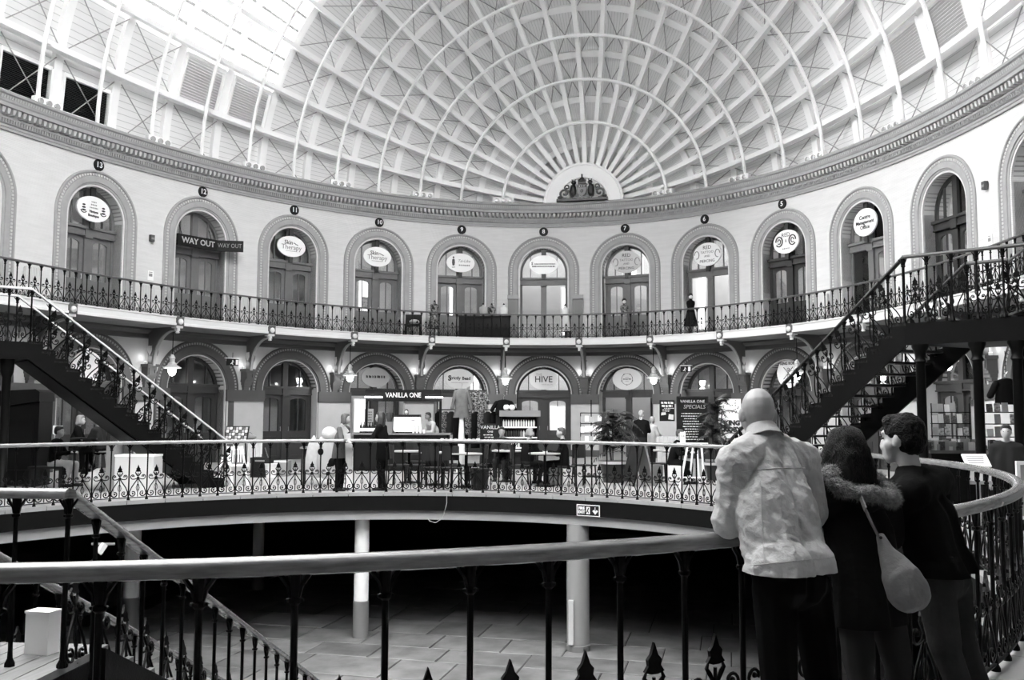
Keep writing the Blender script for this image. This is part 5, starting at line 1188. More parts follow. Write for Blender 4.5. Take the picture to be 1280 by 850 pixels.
# plants
def palm(lab, u, D, h, n, r, potr, poth, seed, cat='plant'):
    e = item('potted_palm', lab, cat, u, D); rg = random.Random(seed)
    MB().lathe([(potr * .75, 0), (potr, poth - .06), (potr * 1.08, poth - .06), (potr * 1.08, poth), (potr * .9, poth)], 16).build('pot', mat('black_pot', .02, .35), e, True); MB().lathe([(potr * 1.10, poth - .075), (potr * 1.10, poth - .01)], 16).build('pot_band', mat('pot_band', .4, .5), e)
    for k in range(5):
        a = rg.uniform(0, 6.3); MB().tube([(.05 * math.cos(a), .05 * math.sin(a), poth - .05), (.12 * math.cos(a), .12 * math.sin(a), h * .55), (.2 * math.cos(a), .2 * math.sin(a), h * .8)], .015, 5).build('stem', LEAF, e)
    for k in range(n):
        a = rg.uniform(0, 2 * PI); z0 = poth + (h - poth) * rg.uniform(.15, .85); ln = r * rg.uniform(.6, 1.1); rise = rg.uniform(.1, .45); mb = MB(); P = []
        for i in range(6):
            t = i / 5; P.append(Vector((math.cos(a) * ln * t, math.sin(a) * ln * t, z0 + rise * t * 1.6 - ln * .9 * t * t)))
        mb.tube(P, [.006] * 6, 4); sd = Vector((-math.sin(a), math.cos(a), 0))
        for i in range(1, 12):
            t = i / 11; p = P[0].lerp(P[1], 0); f = t * 5; j = min(4, int(f)); p = P[j].lerp(P[j + 1], f - j); d = (P[j + 1] - P[j]).normalized()
            for s in (-1, 1):
                l = .20 * math.sin(PI * min(.95, t + .12)) + .05; q = p + (sd * s * .75 + d * .65 + Vector((0, 0, -.25))) * l; w = d * .026
                mb.add([p - w, p + w, q], [(0, 1, 2)])
        mb.build('frond', LEAF if k % 3 else LEAFL, e)
    return e
palm('large dark potted palm in a black pot in front of the open shop doorway', 766, 22.5, 1.75, 60, .66, .32, .52, 3)
palm('tall dark potted plant between the chalkboard menu and the white banner', 893, 23.4, 2.15, 48, .52, .26, .45, 5)
# radiators
def radiator(lab, u, D, z, w=.46, h=.62, n=8, r=0.0):
    e = item('radiator', lab, 'radiator', u, D, z, r)
    for i in range(n): x = -w / 2 + w * (i + .5) / n; MB().box(x - w / n * .4, x + w / n * .4, -.06, .06, .05, h).build('section', mat('radiator_white', .6, .5), e)
    MB().box(-w / 2, w / 2, -.02, .02, 0, .05).build('foot_rail', mat('radiator_white', .6, .5), e)
radiator('white radiator under the black poster', 834, 29.0, 0, .62, .95, 10); radiator('white radiator with a grey bag on top, left of the dark double door', 319, 27.5, 0, .42, .85, 7, .5)
bgx = item('grey_bag', 'small grey bag lying on top of the left radiator', 'bag', 313, 27.4, .85); b_ = MB(); blob(b_, Matrix.Identity(4), (0, 0, .08), (.2, .08, .08)); b_.build('body', DUSTY, bgx, True); MB().tube([(-.12, 0, .12), (0, 0, .22), (.12, 0, .12)], .012, 5).build('handle', DUSTY, bgx)
for q, nm in ((-6.02, 'fourteen and thirteen'), (-5.02, 'thirteen and twelve'), (-4.02, 'twelve and eleven'), (-3.02, 'eleven and ten'), (-2.02, 'ten and nine'), (.02, 'eight and seven'), (1.02, 'seven and six'), (2.02, 'six and five'), (3.02, 'five and the office door')):
    x, y, a = plan(sq(q), .10); e = tag(empty('radiator', M=TM((x, y, ZS), a)), 'white upper gallery radiator between doors ' + nm, 'radiator', 'upper gallery radiators')
    for i in range(9): x = -.24 + .053 * i; MB().box(x - .02, x + .02, -.05, .05, .06, 1.02).build('section', mat('radiator_white', .6, .5), e)
    MB().box(-.26, .26, -.02, .02, 0, .06).build('foot_rail', mat('radiator_white', .6, .5), e)
# cafe tables, chairs, stools
def chair_proto(m, loc=(0, 0, 0)):
    e = empty('cafe_chair', loc)
    MB().box(-.21, .21, -.21, .21, .43, .46).build('seat', m, e)
    for x in (-.18, .18):
        for y in (-.18, .18): MB().bar((x, y, .43), (x * 1.1, y * 1.15, 0), .03).build('leg', m, e)
    mb = MB(); L = [[(.2 * math.sin(t), .2 + .02 - .05 * math.sin(t) ** 2 + .04 * (z - .5), z) for t in np.linspace(-1.2, 1.2, 7)] for z in (.60, .92)]; mb.rings(L + [[(x, y + .02, z) for x, y, z in l] for l in reversed(L)] + [L[0]], False); mb.build('backrest', m, e)
    for x in (-.18, .18): MB().bar((x, .19, .45), (x, .20, .9), .026).build('back_post', m, e)
    return e
def table_proto(m, tm):
    e = empty('cafe_table'); MB().lathe([(.36, .72), (.37, .73), (.37, .75), (.35, .755)], 20).build('tabletop', tm, e, True); MB().lathe([(.24, 0), (.22, .02), (.035, .05), (.03, .72)], 12).build('pedestal', m, e, True); return e
CHD = mat('cafe_chair_wood', .018, .5, spec=.2)
tp = [('just right of the two women at the rail', 512, 22.2), ('under the sleeves of the kiosk attendant', 545, 21.5), ('left of the seated man in the dark jacket', 583, 20.9), ('between the seated fair-haired woman and the man in black', 681, 21.2), ('in front of the seated man by the a-board', 634, 22.6), ('behind the palm, near the seated woman', 812, 23.2), ('beside the woman bent over the table under the chalkboard', 846, 22.5)]
t0 = None
for lab, u, D in tp:
    M = F(u, D, 0)
    if t0 is None: t0 = table_proto(IRON, mat('table_top_pale', .35, .35)); o = t0; o.matrix_basis = M
    else: o = dup(t0, M)
    tag(o, 'small round cafe table ' + lab, 'table', 'round cafe tables')
cp_ = [('turned away, nearest the women at the rail', 500, 21.6, 2.0), ('behind the rail, left of the kiosk tables', 524, 21.6, -2.2), ('with a pale curved back, left of centre', 541, 20.6, 3.0), ('with a tall pale back panel', 565, 20.5, .2), ('facing the table in front of the display stall', 574, 21.5, 1.4), ('beside the basket of the display stall', 597, 21.5, -1.4), ('under the seated man by the a-board', 628, 23.3, 0.1), ('tucked behind the fair-haired woman', 651, 21.6, 1.7), ('under the man in black at the centre table', 708, 21.3, -1.6), ('left of the palm pot', 730, 21.8, .6), ('right of the pavement sign', 822, 22.6, 1.3), ('behind the first kiosk table', 520, 23.2, .3)]
c0 = None
for lab, u, D, r in cp_:
    M = F(u, D, 0, r)
    if c0 is None: c0 = chair_proto(CHD); o = c0; o.matrix_basis = M
    else: o = dup(c0, M)
    tag(o, 'dark wooden cafe chair ' + lab, 'chair', 'dark cafe chairs')
def stool(lab, u, D, m, w=.36, h=.43):
    e = item('cube_stool', lab, 'stool', u, D); mb = MB(); pr_ = [(w / 2 * (abs(math.cos(t)) ** .4) * (1 if math.cos(t) > 0 else -1), w / 2 * (abs(math.sin(t)) ** .4) * (1 if math.sin(t) > 0 else -1)) for t in np.linspace(0, 2 * PI, 25)[:-1]]
    mb.rings([[(x * k, y * k, z) for x, y in pr_] for z, k in ((.02, .97), (.05, 1), (h - .04, 1), (h, .95), (h + .01, .6))], True, caps=True); mb.build('cushion', m, e, True); MB().box(-.12, .12, -.12, .12, 0, .03).build('foot', BLACK, e)
stool('grey leather cube stool under the centre cafe table', 694, 21.6, DUSTY); stool('white leather cube stool under the seated woman below the chalkboard', 843, 21.8, mat('white_leather', .6, .45)); stool('grey cube stool left of the white one', 818, 22.4, mat('stool_dark', .1, .5))
bk = item('waste_basket', 'black round waste basket standing behind the rail near the centre', 'basket', 600, 20.3); MB().lathe([(.17, 0), (.21, .42), (.22, .44), (.2, .44)], 14).build('body', BLACK, bk, True); MB().lathe([(.222, .40), (.225, .45)], 14).build('rim', CLD, bk)
# coats hung on a chair, left of the women
for lab, u, D, m, z in (('white coat with large black patches draped over a chair behind the women', 411, 20.8, mat('patched_coat', .36, .9), .95), ('pale grey coat hung at the left of the patched coat', 396, 21.2, CLL, .92)):
    e = item('draped_coat', lab, 'coat', u, D, 0); mb = MB(); mb.rings([[(r1 * math.cos(t) * (1 + .08 * math.sin(3 * t)), .13 * math.sin(t), zz) for t in np.linspace(0, 2 * PI, 19)[:-1]] for zz, r1 in ((.18, .10), (.3, .24), (.6, .24), (.85, .20), (.98, .16), (1.02, .04))], True, caps=True); mb.build('cloth', m, e, True)
    if 'patches' in lab:
        for x, z_, r in ((-.14, .78, .07), (.10, .55, .09), (.02, .3, .05)): p = MB(); blob(p, Matrix.Identity(4), (x, -.11, z_), (r, .03, r * 1.1)); p.build('black_patch', CLB, e, True)
        p = MB(); blob(p, Matrix.Identity(4), (.02, 0, 1.18), (.17, .14, .15)); p.build('fluffy_hood', mat('fluffy_white', .6, .9, bump=.8, bscale=60), e, True)
    else: MB().tube([(0, 0, 1.0), (0, 0, 1.06)], .02, 6).build('hanger_hook', STEEL, e)
for i, (u, s) in enumerate(((393, .16), (402, .13))):
    e = item('cake_jar', ('taller', 'shorter')[i] + ' glass jar with a knobbed lid on the table left of the women', 'jar', u, 21.4, .86); MB().lathe([(.08, 0), (.085, s), (.06, s + .02)], 10).build('glass_body', mat('jar_pale', .5, .2), e, True); MB().lathe([(.06, s + .02), (.03, s + .06), (.02, s + .1)], 8).build('lid', PAPER, e, True)
tj = item('side_table', 'low table carrying the glass jars left of the women', 'table', 397, 21.5); MB().box(-.35, .35, -.2, .2, .82, .86).build('tabletop', WOODM, tj)
for x in (-.3, .3):
    for y in (-.16, .16): MB().box(x - .02, x + .02, y - .02, y + .02, 0, .82).build('leg', WOODD, tj)
# card spinner near the palm
csn = item('card_spinner', 'black wire card spinner left of the palm', 'rack', 739, 24.5); MB().tube([(0, 0, 0), (0, 0, 2.0)], .015, 6).build('pole', IRON, csn); MB().lathe([(.25, 0), (.25, .03), (.03, .05)], 12).build('base', IRON, csn)
for x in (-.28, .28): MB().box(x - .01, x + .01, -.02, .0, .85, 1.66).build('side_wire', IRON, csn)
for z in (.85, 1.12, 1.38, 1.66): MB().box(-.28, .28, -.02, 0, z - .01, z + .01).build('wire_shelf', IRON, csn)
rg = random.Random(9); CD = [mat('card_white', .75, .6), mat('card_grey', .35, .6), mat('card_dark', .08, .6, noise=.8, nscale=30), mat('card_mixed', .35, .6, noise=.9, nscale=22)]
for i in range(15):
    m = MB().box(-.05, .05, 0, .006, 0, .15); tag(m.build('greeting_card', CD[rg.choice((0, 0, 0, 1))], None, False, F(739 - 11 + 5.4 * (i % 5), 24.42, .87 + .27 * (i // 5) + rg.uniform(0, .04), rg.uniform(-.15, .15))), 'pale greeting card in the wire spinner by the palm', 'card', 'cards in the wire spinner')
# things at the left under the stairs
bo = item('tall_booth', 'tall black hooded booth standing at the far left under the stair landing', 'booth', 34, 21.0)
MB().box(-.40, .42, -.3, .3, 0, 1.9).build('cabinet', LACQ, bo); mb = MB(); mb.prism([(-.50, 1.78), (-.46, 1.75), (.44, 1.88), (.44, 2.08), (.35, 2.14), (-.48, 2.10), (-.52, 2.04)], -.36, .34); mb.build('hood', LACQ, bo); MB().plate([(-.30, .3), (.32, .3), (.32, 1.5), (-.30, 1.5)], [(-.24, .36), (.26, .36), (.26, 1.44), (-.24, 1.44)], -.33, -.3).build('panel_frame', LACQ, bo)
wd_ = item('display_case', 'white display case with a glass lid at the foot of the left stairs', 'display case', 176, 19.6)
MB().box(-.40, .40, -.25, .25, 0, .72).build('carcass', mat('case_white', .55, .5), wd_); MB().box(-.41, .41, -.26, .26, .72, .76).build('rim', WHITE, wd_); MB().box(-.60, -.40, -.22, .22, 0, .98).build('side_box', DUSTY, wd_)
wbg = item('white_sack', 'rounded white sack on the floor behind the left rail', 'bag', 124, 19.8); b_ = MB(); blob(b_, Matrix.Identity(4), (0, 0, .2), (.24, .2, .22)); blob(b_, Matrix.Identity(4), (.03, 0, .38), (.1, .08, .08)); remesh(b_, 'sack', mat('sack_white', .55, .8), wbg, .03, 2)
sg_ = item('hanging_sign', 'small white shield-shaped hanging sign behind the seated men at the left', 'sign', 73, 25.0, zat(547, 25)); MB().prism([(-.13, .08), (.02, 0), (.13, .12), (.13, .30), (-.13, .30)], 0, .02).build('panel', PAPER, sg_); MB().tube([(0, .01, .30), (0, .01, .52)], .008, 5).build('rod', IRON, sg_)
ht = item('high_table', 'tall narrow table between the two bearded men at the left', 'table', 111, 22.0); MB().box(-.3, .3, -.25, .25, 1.0, 1.04).build('tabletop', WOODD, ht); MB().tube([(0, 0, 0), (0, 0, 1.0)], .035, 8).build('pedestal', IRON, ht)
for lab, u, D in (('wooden bar stool under the bearded man facing left', 127, 22.0), ('wooden bar stool under the long-haired man at the left', 94, 22.4)):
    e = item('bar_stool', lab, 'stool', u, D); MB().lathe([(.17, .70), (.17, .73)], 14).build('seat', WOODM, e)
    for a in range(4): t = a * PI / 2 + .5; MB().bar((.1 * math.cos(t), .1 * math.sin(t), .70), (.22 * math.cos(t), .22 * math.sin(t), 0), .03).build('leg', WOODM, e)
    MB().tube([(.19 * math.cos(t), .19 * math.sin(t), .25) for t in np.linspace(0, 2 * PI, 13)[:-1]], .012, 5, closed=True).build('foot_ring', WOODM, e)
cx = item('low_bench', 'dark low bench under the man in pale trousers', 'bench', 66, 20.6); MB().box(-.4, .35, -.2, .2, .40, .45).build('seat', WOODD, cx)
for x in (-.35, .3): MB().box(x - .03, x + .03, -.18, .18, 0, .40).build('leg', WOODD, cx)
cr2 = item('card_rack', 'sloping card rack with rows of small dark cards, left of the radiator', 'rack', 296, 25.6); RK = Matrix.Translation((0, 0, .82)) @ Matrix.Rotation(-.45, 4, 'X')
MB().box(-.34, .30, 0, .03, 0, .50, RK).build('back_board', LACQ, cr2); MB().box(-.36, .32, -.05, .03, -.02, .02, RK).build('ledge', WHITE, cr2); MB().bar((-.3, .0, .82), (-.3, .2, 0), .04).build('leg', WOODD, cr2); MB().bar((.26, .0, .82), (.26, .2, 0), .04).build('leg', WOODD, cr2)
cdm = [MB().box(-.032, .032, -.012, 0, 0, .07).mesh('photo_card', m) for m in (CD[0], CD[2], CD[1])]
for i in range(35): tag(link('photo_card', cdm[(i * 7 + i // 7) % 3], None, F(296, 25.6) @ RK @ Matrix.Translation((-.28 + .085 * (i % 7), -.002, .04 + .088 * (i // 7)))), 'tiny photo card in the sloping rack left of the radiator', 'card', 'cards in the sloping rack')
fc = item('folding_chair', 'white wooden folding chair standing behind the far rail at the left', 'chair', 298, 21.4, 0, .6)
for s in (-1, 1):
    MB().bar((s * .20, .20, 0), (s * .20, -.16, .50), .035).build('leg', WHITE, fc); MB().bar((s * .17, -.24, 0), (s * .17, .20, .86), .035).build('leg', WHITE, fc)
MB().box(-.2, .2, -.2, .16, .42, .45).build('seat', WHITE, fc); MB().box(-.19, .19, .17, .20, .78, .86).build('top_rail', WHITE, fc)
for i in range(5): MB().box(-.13 + .06 * i, -.10 + .06 * i, .12, .14, .5, .8).build('back_slat', WHITE, fc)
st_ = item('folding_stool', 'white folding trestle stool left of the white chair', 'stool', 283, 21.8, 0, .3)
for s in (-1, 1): MB().bar((s * .15, .2, 0), (s * .06, 0, .60), .03).build('leg', WHITE, st_); MB().bar((s * .15, -.2, 0), (s * .06, 0, .60), .03).build('leg', WHITE, st_)
MB().box(-.18, .18, -.12, .12, .38, .41).build('seat', WHITE, st_)
ck = item('tool_crate', 'black storage crate on the floor in front of the dark double door', 'crate', 329, 24.0); MB().box(-.24, .24, -.2, .2, 0, .36).build('body', BLACK, ck); MB().box(-.25, .25, -.21, .21, .36, .50).build('lid', CLD, ck); MB().box(-.12, .12, -.225, -.21, .40, .44).build('handle', STEEL, ck)
bu = item('mop_bucket', 'white mop bucket with a tilted mop handle', 'bucket', 340.5, 23.8); MB().lathe([(.12, 0), (.16, .34), (.17, .35), (.15, .35)], 14).build('pail', PAPER, bu, True); MB().tube([(.05, 0, .1), (-.18, .05, .75)], .015, 6).build('mop_handle', WOODM, bu)
cbx = item('cardboard_box', 'closed cardboard box beside the mop bucket', 'box', 353, 24.4); MB().box(-.22, .22, -.2, .2, 0, .40).build('carton', CARD, cbx); MB().box(-.22, .22, -.205, -.2, .36, .40).build('tape', PAPER, cbx)
# right-hand stall under the staircase
def stall_table(lab, u, D, w, h=.95):
    e = item('stall_table', lab, 'table', u, D); MB().box(-w / 2, w / 2, -.35, .35, h - .05, h).build('tabletop', WOODM, e); MB().box(-w / 2 + .04, w / 2 - .04, -.3, .3, .05, h - .05).build('front', LACQ, e); MB().box(-w / 2 + .1, w / 2 - .1, -.25, .25, 0, .05).build('foot', BLACK, e); return e
stall_table('long stall table of books and cards behind the right columns', 1198, 16.5, 1.35, 1.02); stall_table('second stall table at the right edge beside the dark columns', 1268, 15.8, .9, 1.02)
rk = item('book_rack', 'tall wire rack full of pale cards standing on the right stall', 'rack', 1188, 16.7, 1.02)
for x in (-.34, .34): MB().tube([(x, 0, 0), (x, 0, .82)], .012, 5).build('upright', IRON, rk)
for z in (.02, .24, .46, .66): MB().box(-.35, .35, -.03, .03, z - .008, z + .008).build('wire_shelf', IRON, rk)
rk2 = item('magazine_rack', 'wider rack of mixed magazines at the right edge', 'rack', 1252, 16.0, 1.02)
for x in (-.42, .42): MB().tube([(x, 0, 0), (x, 0, .82)], .012, 5).build('upright', IRON, rk2)
for z in (.02, .24, .46, .66): MB().box(-.43, .43, -.03, .03, z - .008, z + .008).build('wire_shelf', IRON, rk2)
rg = random.Random(21)
for (u0, D, n, w, lab, grp) in ((1188, 16.65, 6, .66, 'pale greeting card in the tall rack of the right stall', 'cards in the tall rack'), (1252, 15.95, 6, .80, 'printed magazine in the wide rack at the right edge', 'magazines in the wide rack')):
    for z in (.03, .25, .47, .67):
        for i in range(n):
            if rg.random() < .1: continue
            cw_ = w / n * .80; m = MB().box(-cw_ / 2, cw_ / 2, 0, .008, 0, rg.uniform(.13, .17))
            tag(m.build('greeting_card' if 'card' in lab else 'magazine', CD[rg.choice((0, 0, 3, 1, 2) if 'card' in lab else (3, 2, 3, 1, 0))], None, False, F(u0, D - .04, 1.02 + z) @ Matrix.Translation((-w / 2 + w * (i + .5) / n, 0, 0)) @ Matrix.Rotation(-.12, 4, 'X')), lab, 'card' if 'card' in lab else 'magazine', grp)
for i in range(26):
    u = 1150 + 4.4 * i; D = 16.3 if u < 1236 else 15.6; h = rg.uniform(.05, .22); m = MB().box(-.05, .05, -.03, .03, 0, h)
    tag(m.build('paperback', CD[rg.randrange(4)], None, False, F(u, D, 1.02, rg.uniform(-.4, .4))), 'small book standing on the front of the right stall', 'book', 'books along the right stall')
jk = garment('black jacket hanging high behind the rightmost column', 1259, 17.0, zat(470, 17.0), CLB, .22, .48, 'jacket', 'hanging_jacket'); MB().tube([(0, 0, .12), (0, 0, .50)], .006, 4).build('cord', IRON, jk)
ip = item('info_lectern', 'white sloping information panel on a stand behind the right rail', 'sign', 1222, 11.0); IPM = Matrix.Translation((0, 0, 1.03)) @ Matrix.Rotation(-.75, 4, 'X')
MB().box(-.145, .145, 0, .02, 0, .19, IPM).build('panel', PAPER, ip); 
for i in range(4): MB().box(-.11, .07 + .01 * i, -.003, 0, .05 + .03 * i, .06 + .03 * i, IPM).build('print_line', GREYINK, ip)
for x in (-.10, 0, .10): MB().box(x - .03, x + .03, -.01, .01, .86, .99).build('leaflet', PAPER, ip)
MB().box(-.14, .14, .0, .02, .82, .86).build('leaflet_tray', STEEL, ip); MB().tube([(0, .03, 0), (0, .05, 1.05)], .025, 8).build('post', STEEL, ip)
fb = item('framed_board', 'white framed notice board cut off by the right edge', 'sign', 1283, 10.2); MB().plate([(-.13, .5), (.2, .5), (.2, 1.13), (-.13, 1.13)], [(-.09, .54), (.16, .54), (.16, 1.09), (-.09, 1.09)], 0, .03).build('frame', PAPER, fb); MB().box(-.09, .16, .01, .02, .54, 1.09).build('sheet', CD[1], fb)
for x in (-.11, .18): MB().box(x - .015, x + .015, 0, .03, 0, .5).build('leg', PAPER, fb)
# ------------------------------------------------------------------ signs on the building
x, y, a = plan(sq(-4.5), .12); wo = tag(empty('way_out_sign', M=TM((x, y, ZS + 2.62), a)), 'black two-sided box sign reading WAY OUT across the arch under number 12', 'sign')
bs = MB().box(-.98, .50, -.06, .02, -.18, .18).build('front_box', BLACK, wo); text(bs, 'WAY OUT', .26, mat('sign_letter_grey', .45, .5), -.22, -.065, 0, bold=.006)
R_ = Matrix.Translation((.50, -.02, 0)) @ Matrix.Rotation(-.75, 4, 'Z'); s2_ = MB().box(0, .85, -.04, .04, -.18, .18).build('side_box', BLACK, wo, False, R_); text(s2_, 'WAY OUT', .2, mat('sign_letter_dim', .2, .5), .42, -.045, 0, sx=.8)
for xx in (-.8, .3): MB().tube([(xx, 0, .18), (xx, .15, .5)], .012, 5).build('bracket_rod', IRON, wo)
def exitsign(q, n, z, lab, dx=0.0):
    x, y, a = plan(sq(q) + dx, n); e = tag(empty('exit_sign', M=TM((x, y, z), a)), lab, 'sign'); MB().box(-.21, .21, -.03, .03, 0, .22).build('box', BLACK, e); MB().box(-.22, .22, -.06, .06, .22, .25).build('lamp_tray', mat('exit_tray', .6, .4), e)
    mb = MB(); mb.ball((-.02, -.035, .16), .02, n=8, m=5).bar((-.02, -.035, .14), (-.05, -.035, .08), .025).bar((-.05, -.035, .08), (-.01, -.035, .03), .02).bar((-.05, -.035, .08), (-.10, -.035, .05), .02).bar((-.03, -.035, .13), (.03, -.035, .11), .015); mb.build('running_figure', PAPER, e)
    MB().box(.10, .19, -.036, -.03, .03, .19).build('door_symbol', PAPER, e); MB().tube([(0, 0, .25), (0, 0, .42)], .008, 4).build('hanger', IRON, e)
exitsign(-4.5, .9, 3.15, 'hanging black exit sign in front of the dark arched door at the left', .7); exitsign(1.5, .9, 3.15, 'hanging black exit sign in the arch above the chalkboard menu', -.35)
sx_, sy_, sa_ = [v for v in ringpt(ring_t(.0455), -.10)]
fe = tag(empty('fire_exit_sign', M=TM((sx_, sy_, -.245), sa_)), 'dark fire exit sign with pictogram and down arrow on the ring fascia', 'sign')
MB().box(-.24, .24, -.012, 0, -.10, .10).build('plate', BLACK, fe); MB().plate([(-.25, -.11), (.25, -.11), (.25, .11), (-.25, .11)], [(-.235, -.095), (.235, -.095), (.235, .095), (-.235, .095)], -.016, 0).build('border', PAPER, fe)
text(fe, 'FIRE\nEXIT', .075, PAPER, -.145, -.014, -.0, bold=.004); MB().box(-.04, .04, -.015, -.01, -.07, .07).build('pictogram_field', PAPER, fe)
MB().ball((.012, -.017, .045), .012, n=8, m=4).bar((.008, -.018, .035), (-.008, -.018, .0), .018).bar((-.008, -.018, 0), (.015, -.018, -.05), .012).bar((-.008, -.018, 0), (-.028, -.018, -.04), .012).build('running_figure', BLACK, fe); MB().bar((.155, -.016, .07), (.155, -.016, -.02), .025, .006).prism([(.095, -.005), (.125, .02), (.155, -.02), (.185, .02), (.215, -.005), (.155, -.07)], -.018, -.012).build('down_arrow', PAPER, fe)
def wallbit(q, dx, z, lab, kind):
    x, y, a = plan(sq(q) + dx, .02); M = TM((x, y, z), a)
    if kind == 'lamp':
        e = tag(empty('wall_lamp', M=M), lab, 'lamp'); MB().box(-.07, .07, -.10, 0, -.10, .10).build('housing', CLG, e); MB().box(-.05, .05, -.11, -.10, -.04, .02).build('lens', DUSTY, e)
    else:
        e = tag(empty('wall_notice', M=M), lab, 'notice'); MB().box(-.11, .11, -.01, 0, -.15, .15).build('sheet', PAPER, e); MB().box(-.06, .06, -.013, -.01, -.03, .06).build('print', GREYINK, e); MB().box(-.06, .06, -.013, -.01, .09, .11).build('heading', GREYINK, e)
wallbit(-5, 0, ZS + 2.5, 'small grey wall lamp between doors thirteen and twelve', 'lamp'); wallbit(5, 0, ZS + 2.9, 'small grey wall lamp high on the wall at the right', 'lamp')
wallbit(-5, .03, ZS + 1.35, 'white notice with grey print on the wall left of the way out sign', 'notice'); wallbit(5, .05, ZS + 1.5, 'white notice with grey print on the wall above the right staircase', 'notice')
x, y, a = plan(sq(-2.5), -.5); tl = tag(empty('to_let_notice', M=TM((x - .33, y, ZS + 1.35), a)), 'pale TO LET notice in the left door pane under number 10', 'notice'); MB().box(-.13, .13, 0, .01, -.22, .22).build('sheet', mat('notice_pale', .4, .6), tl); text(tl, 'TO\nLET', .15, PAPER, 0, -.005, -.02, bold=.006)
# stray cable and the tilted pole in the dark
cbp = [ringpt(ring_t(.9735 + .0012 * i), -.13) for i in range(9)]
MB().tube([(cbp[0][0], cbp[0][1], .0), (cbp[0][0], cbp[0][1], -.2), (cbp[1][0], cbp[1][1], -.42), (cbp[2][0], cbp[2][1], -.55), (cbp[4][0], cbp[4][1], -.60), (cbp[6][0], cbp[6][1], -.55), (cbp[7][0], cbp[7][1], -.48)][::-1], .008, 5)
cbl = MB().tube([(cbp[8][0], cbp[8][1], .0), (cbp[8][0], cbp[8][1], -.2), (cbp[7][0], cbp[7][1], -.42), (cbp[6][0], cbp[6][1], -.53), (cbp[4][0], cbp[4][1], -.60), (cbp[2][0], cbp[2][1], -.57), (cbp[1][0], cbp[1][1], -.5)], .008, 5).build('loose_cable', mat('cable_grey', .35, .5), None, True); tag(cbl, 'loose pale cable looping down over the edge of the floor opening', 'cable')
tp0, tp1 = at(88, 742, 9.0), at(131, 680, 9.3); tpo = tag(empty('tilted_stand', tp0), 'tilted dark stand with a small pale crossbar in the dark stairwell', 'stand'); d_ = tp1 - tp0
low = Vector((d_.x * -3.2, d_.y * -3.2, d_.z * -3.2)); MB().tube([low, d_], .022, 6).build('pole', IRON, tpo); MB().bar(d_ * .8, d_, .05).build('pale_lit_end', WHITE, tpo); MB().bar(d_ - RT * .13, d_ + RT * .10, .02).build('crossbar', mat('pale_bar', .4, .4), tpo)  # white tip and pale bar carry the light on this end as colour
# ------------------------------------------------------------------ upper gallery displays
def gal(u, n):        # point on the upper gallery floor, n metres off the wall, on the sight line of column u
    def col(k): d = Vector((*plan(k * .05, n)[:2], ZS)) - CAM; return abs(640 + FPX * d.dot(RT) / d.dot(FW) - u)
    return Vector((*plan(min(range(-400, 400), key=col) * .05, n)[:2], ZS))
def mannq(lab, u, D, top, H=.90, skirt=True, wig=None):
    p = gal(u, D); e = tag(empty('mannequin', M=TM(p, FA + PI) @ Matrix.Scale(H, 4)), lab, 'mannequin'); mb = MB(); I = Matrix.Identity(4)
    mb.rings([[(r1 * math.cos(t), r2 * math.sin(t), z) for t in np.linspace(0, 2 * PI, 15)[:-1]] for z, r1, r2 in ((.72, .16, .12), (.95, .17, .12), (1.08, .13, .10), (1.28, .18, .12), (1.38, .17, .09), (1.43, .06, .05), (1.5, .05, .05))], True, caps=True); mb.build('torso', top, e, True)
    if skirt: MB().lathe([(.30, .38), (.24, .6), (.17, .92)], 14).build('skirt', skirt if skirt is not True else top, e, True)
    MB().lathe([(.16, 0), (.16, .02), (.02, .04), (.02, .75)], 10).build('stand', IRON, e)
    if wig: h = MB(); blob(h, I, (0, 0, 1.58), (.08, .095, .115)); h.build('head', PAPER, e, True); h = MB(); blob(h, I, (0, -.02, 1.62), (.10, .11, .10)); h.build('wig', wig, e, True)
    else: MB().lathe([(.03, 1.5), (.045, 1.53), (.01, 1.57)], 8).build('neck_cap', IRON, e)
    return e
PAT = mat('patterned_cloth', .12, .8, noise=1.6, nscale=14)
mannq('patterned dark dress mannequin on the upper gallery left of number 9\'s display', 542, .8, PAT); mannq('pale bodice mannequin on the upper gallery under number 9', 604, .55, mat('pale_bodice', .4, .8), skirt=None); mannq('dark bodice mannequin beside the pale one on the upper gallery', 615, .55, PAT, skirt=None); mannq('white bodice mannequin nearest the central upper door', 629, .55, CLW, skirt=None)
mannq('long white dress on a stand in the upper shop doorway number 8', 706, .35, CLW, skirt=CLW); mannq('white-faced mannequin with a large black wig at upper door 7', 780, .6, mat('grey_corset', .15, .7, noise=1.2, nscale=16), skirt=DUSTY, wig=HB); mannq('dark capped mannequin standing at the open upper shop door 6', 863.5, .7, CLB, skirt=CLD, wig=HB)
dt = tag(empty('display_counter', M=TM(gal(606, 1.02), FA)), 'dark display counter on the upper gallery behind the railing under number 9', 'counter'); MB().box(-1.0, .95, -.13, .15, 0, .82).build('carcass', LACQ, dt); MB().box(-1.03, .98, -.16, .18, .82, .86).build('counter_top', WOODD, dt)
dc = tag(empty('gallery_chair', M=TM(gal(516, .8), FA)), 'dark chair with pale cushions left of the dress mannequin on the upper gallery', 'chair'); MB().box(-.3, .3, -.2, .25, .40, .46).build('seat', LACQ, dc); MB().box(-.3, .3, .2, .25, .46, .85).build('backrest', LACQ, dc); MB().ball((.05, 0, .55), .2, .15, .1).build('cushion', CLL, dc, True)
for x in (-.27, .27):
    for y in (-.17, .22): MB().box(x - .02, x + .02, y - .02, y + .02, 0, .4).build('leg', LACQ, dc)
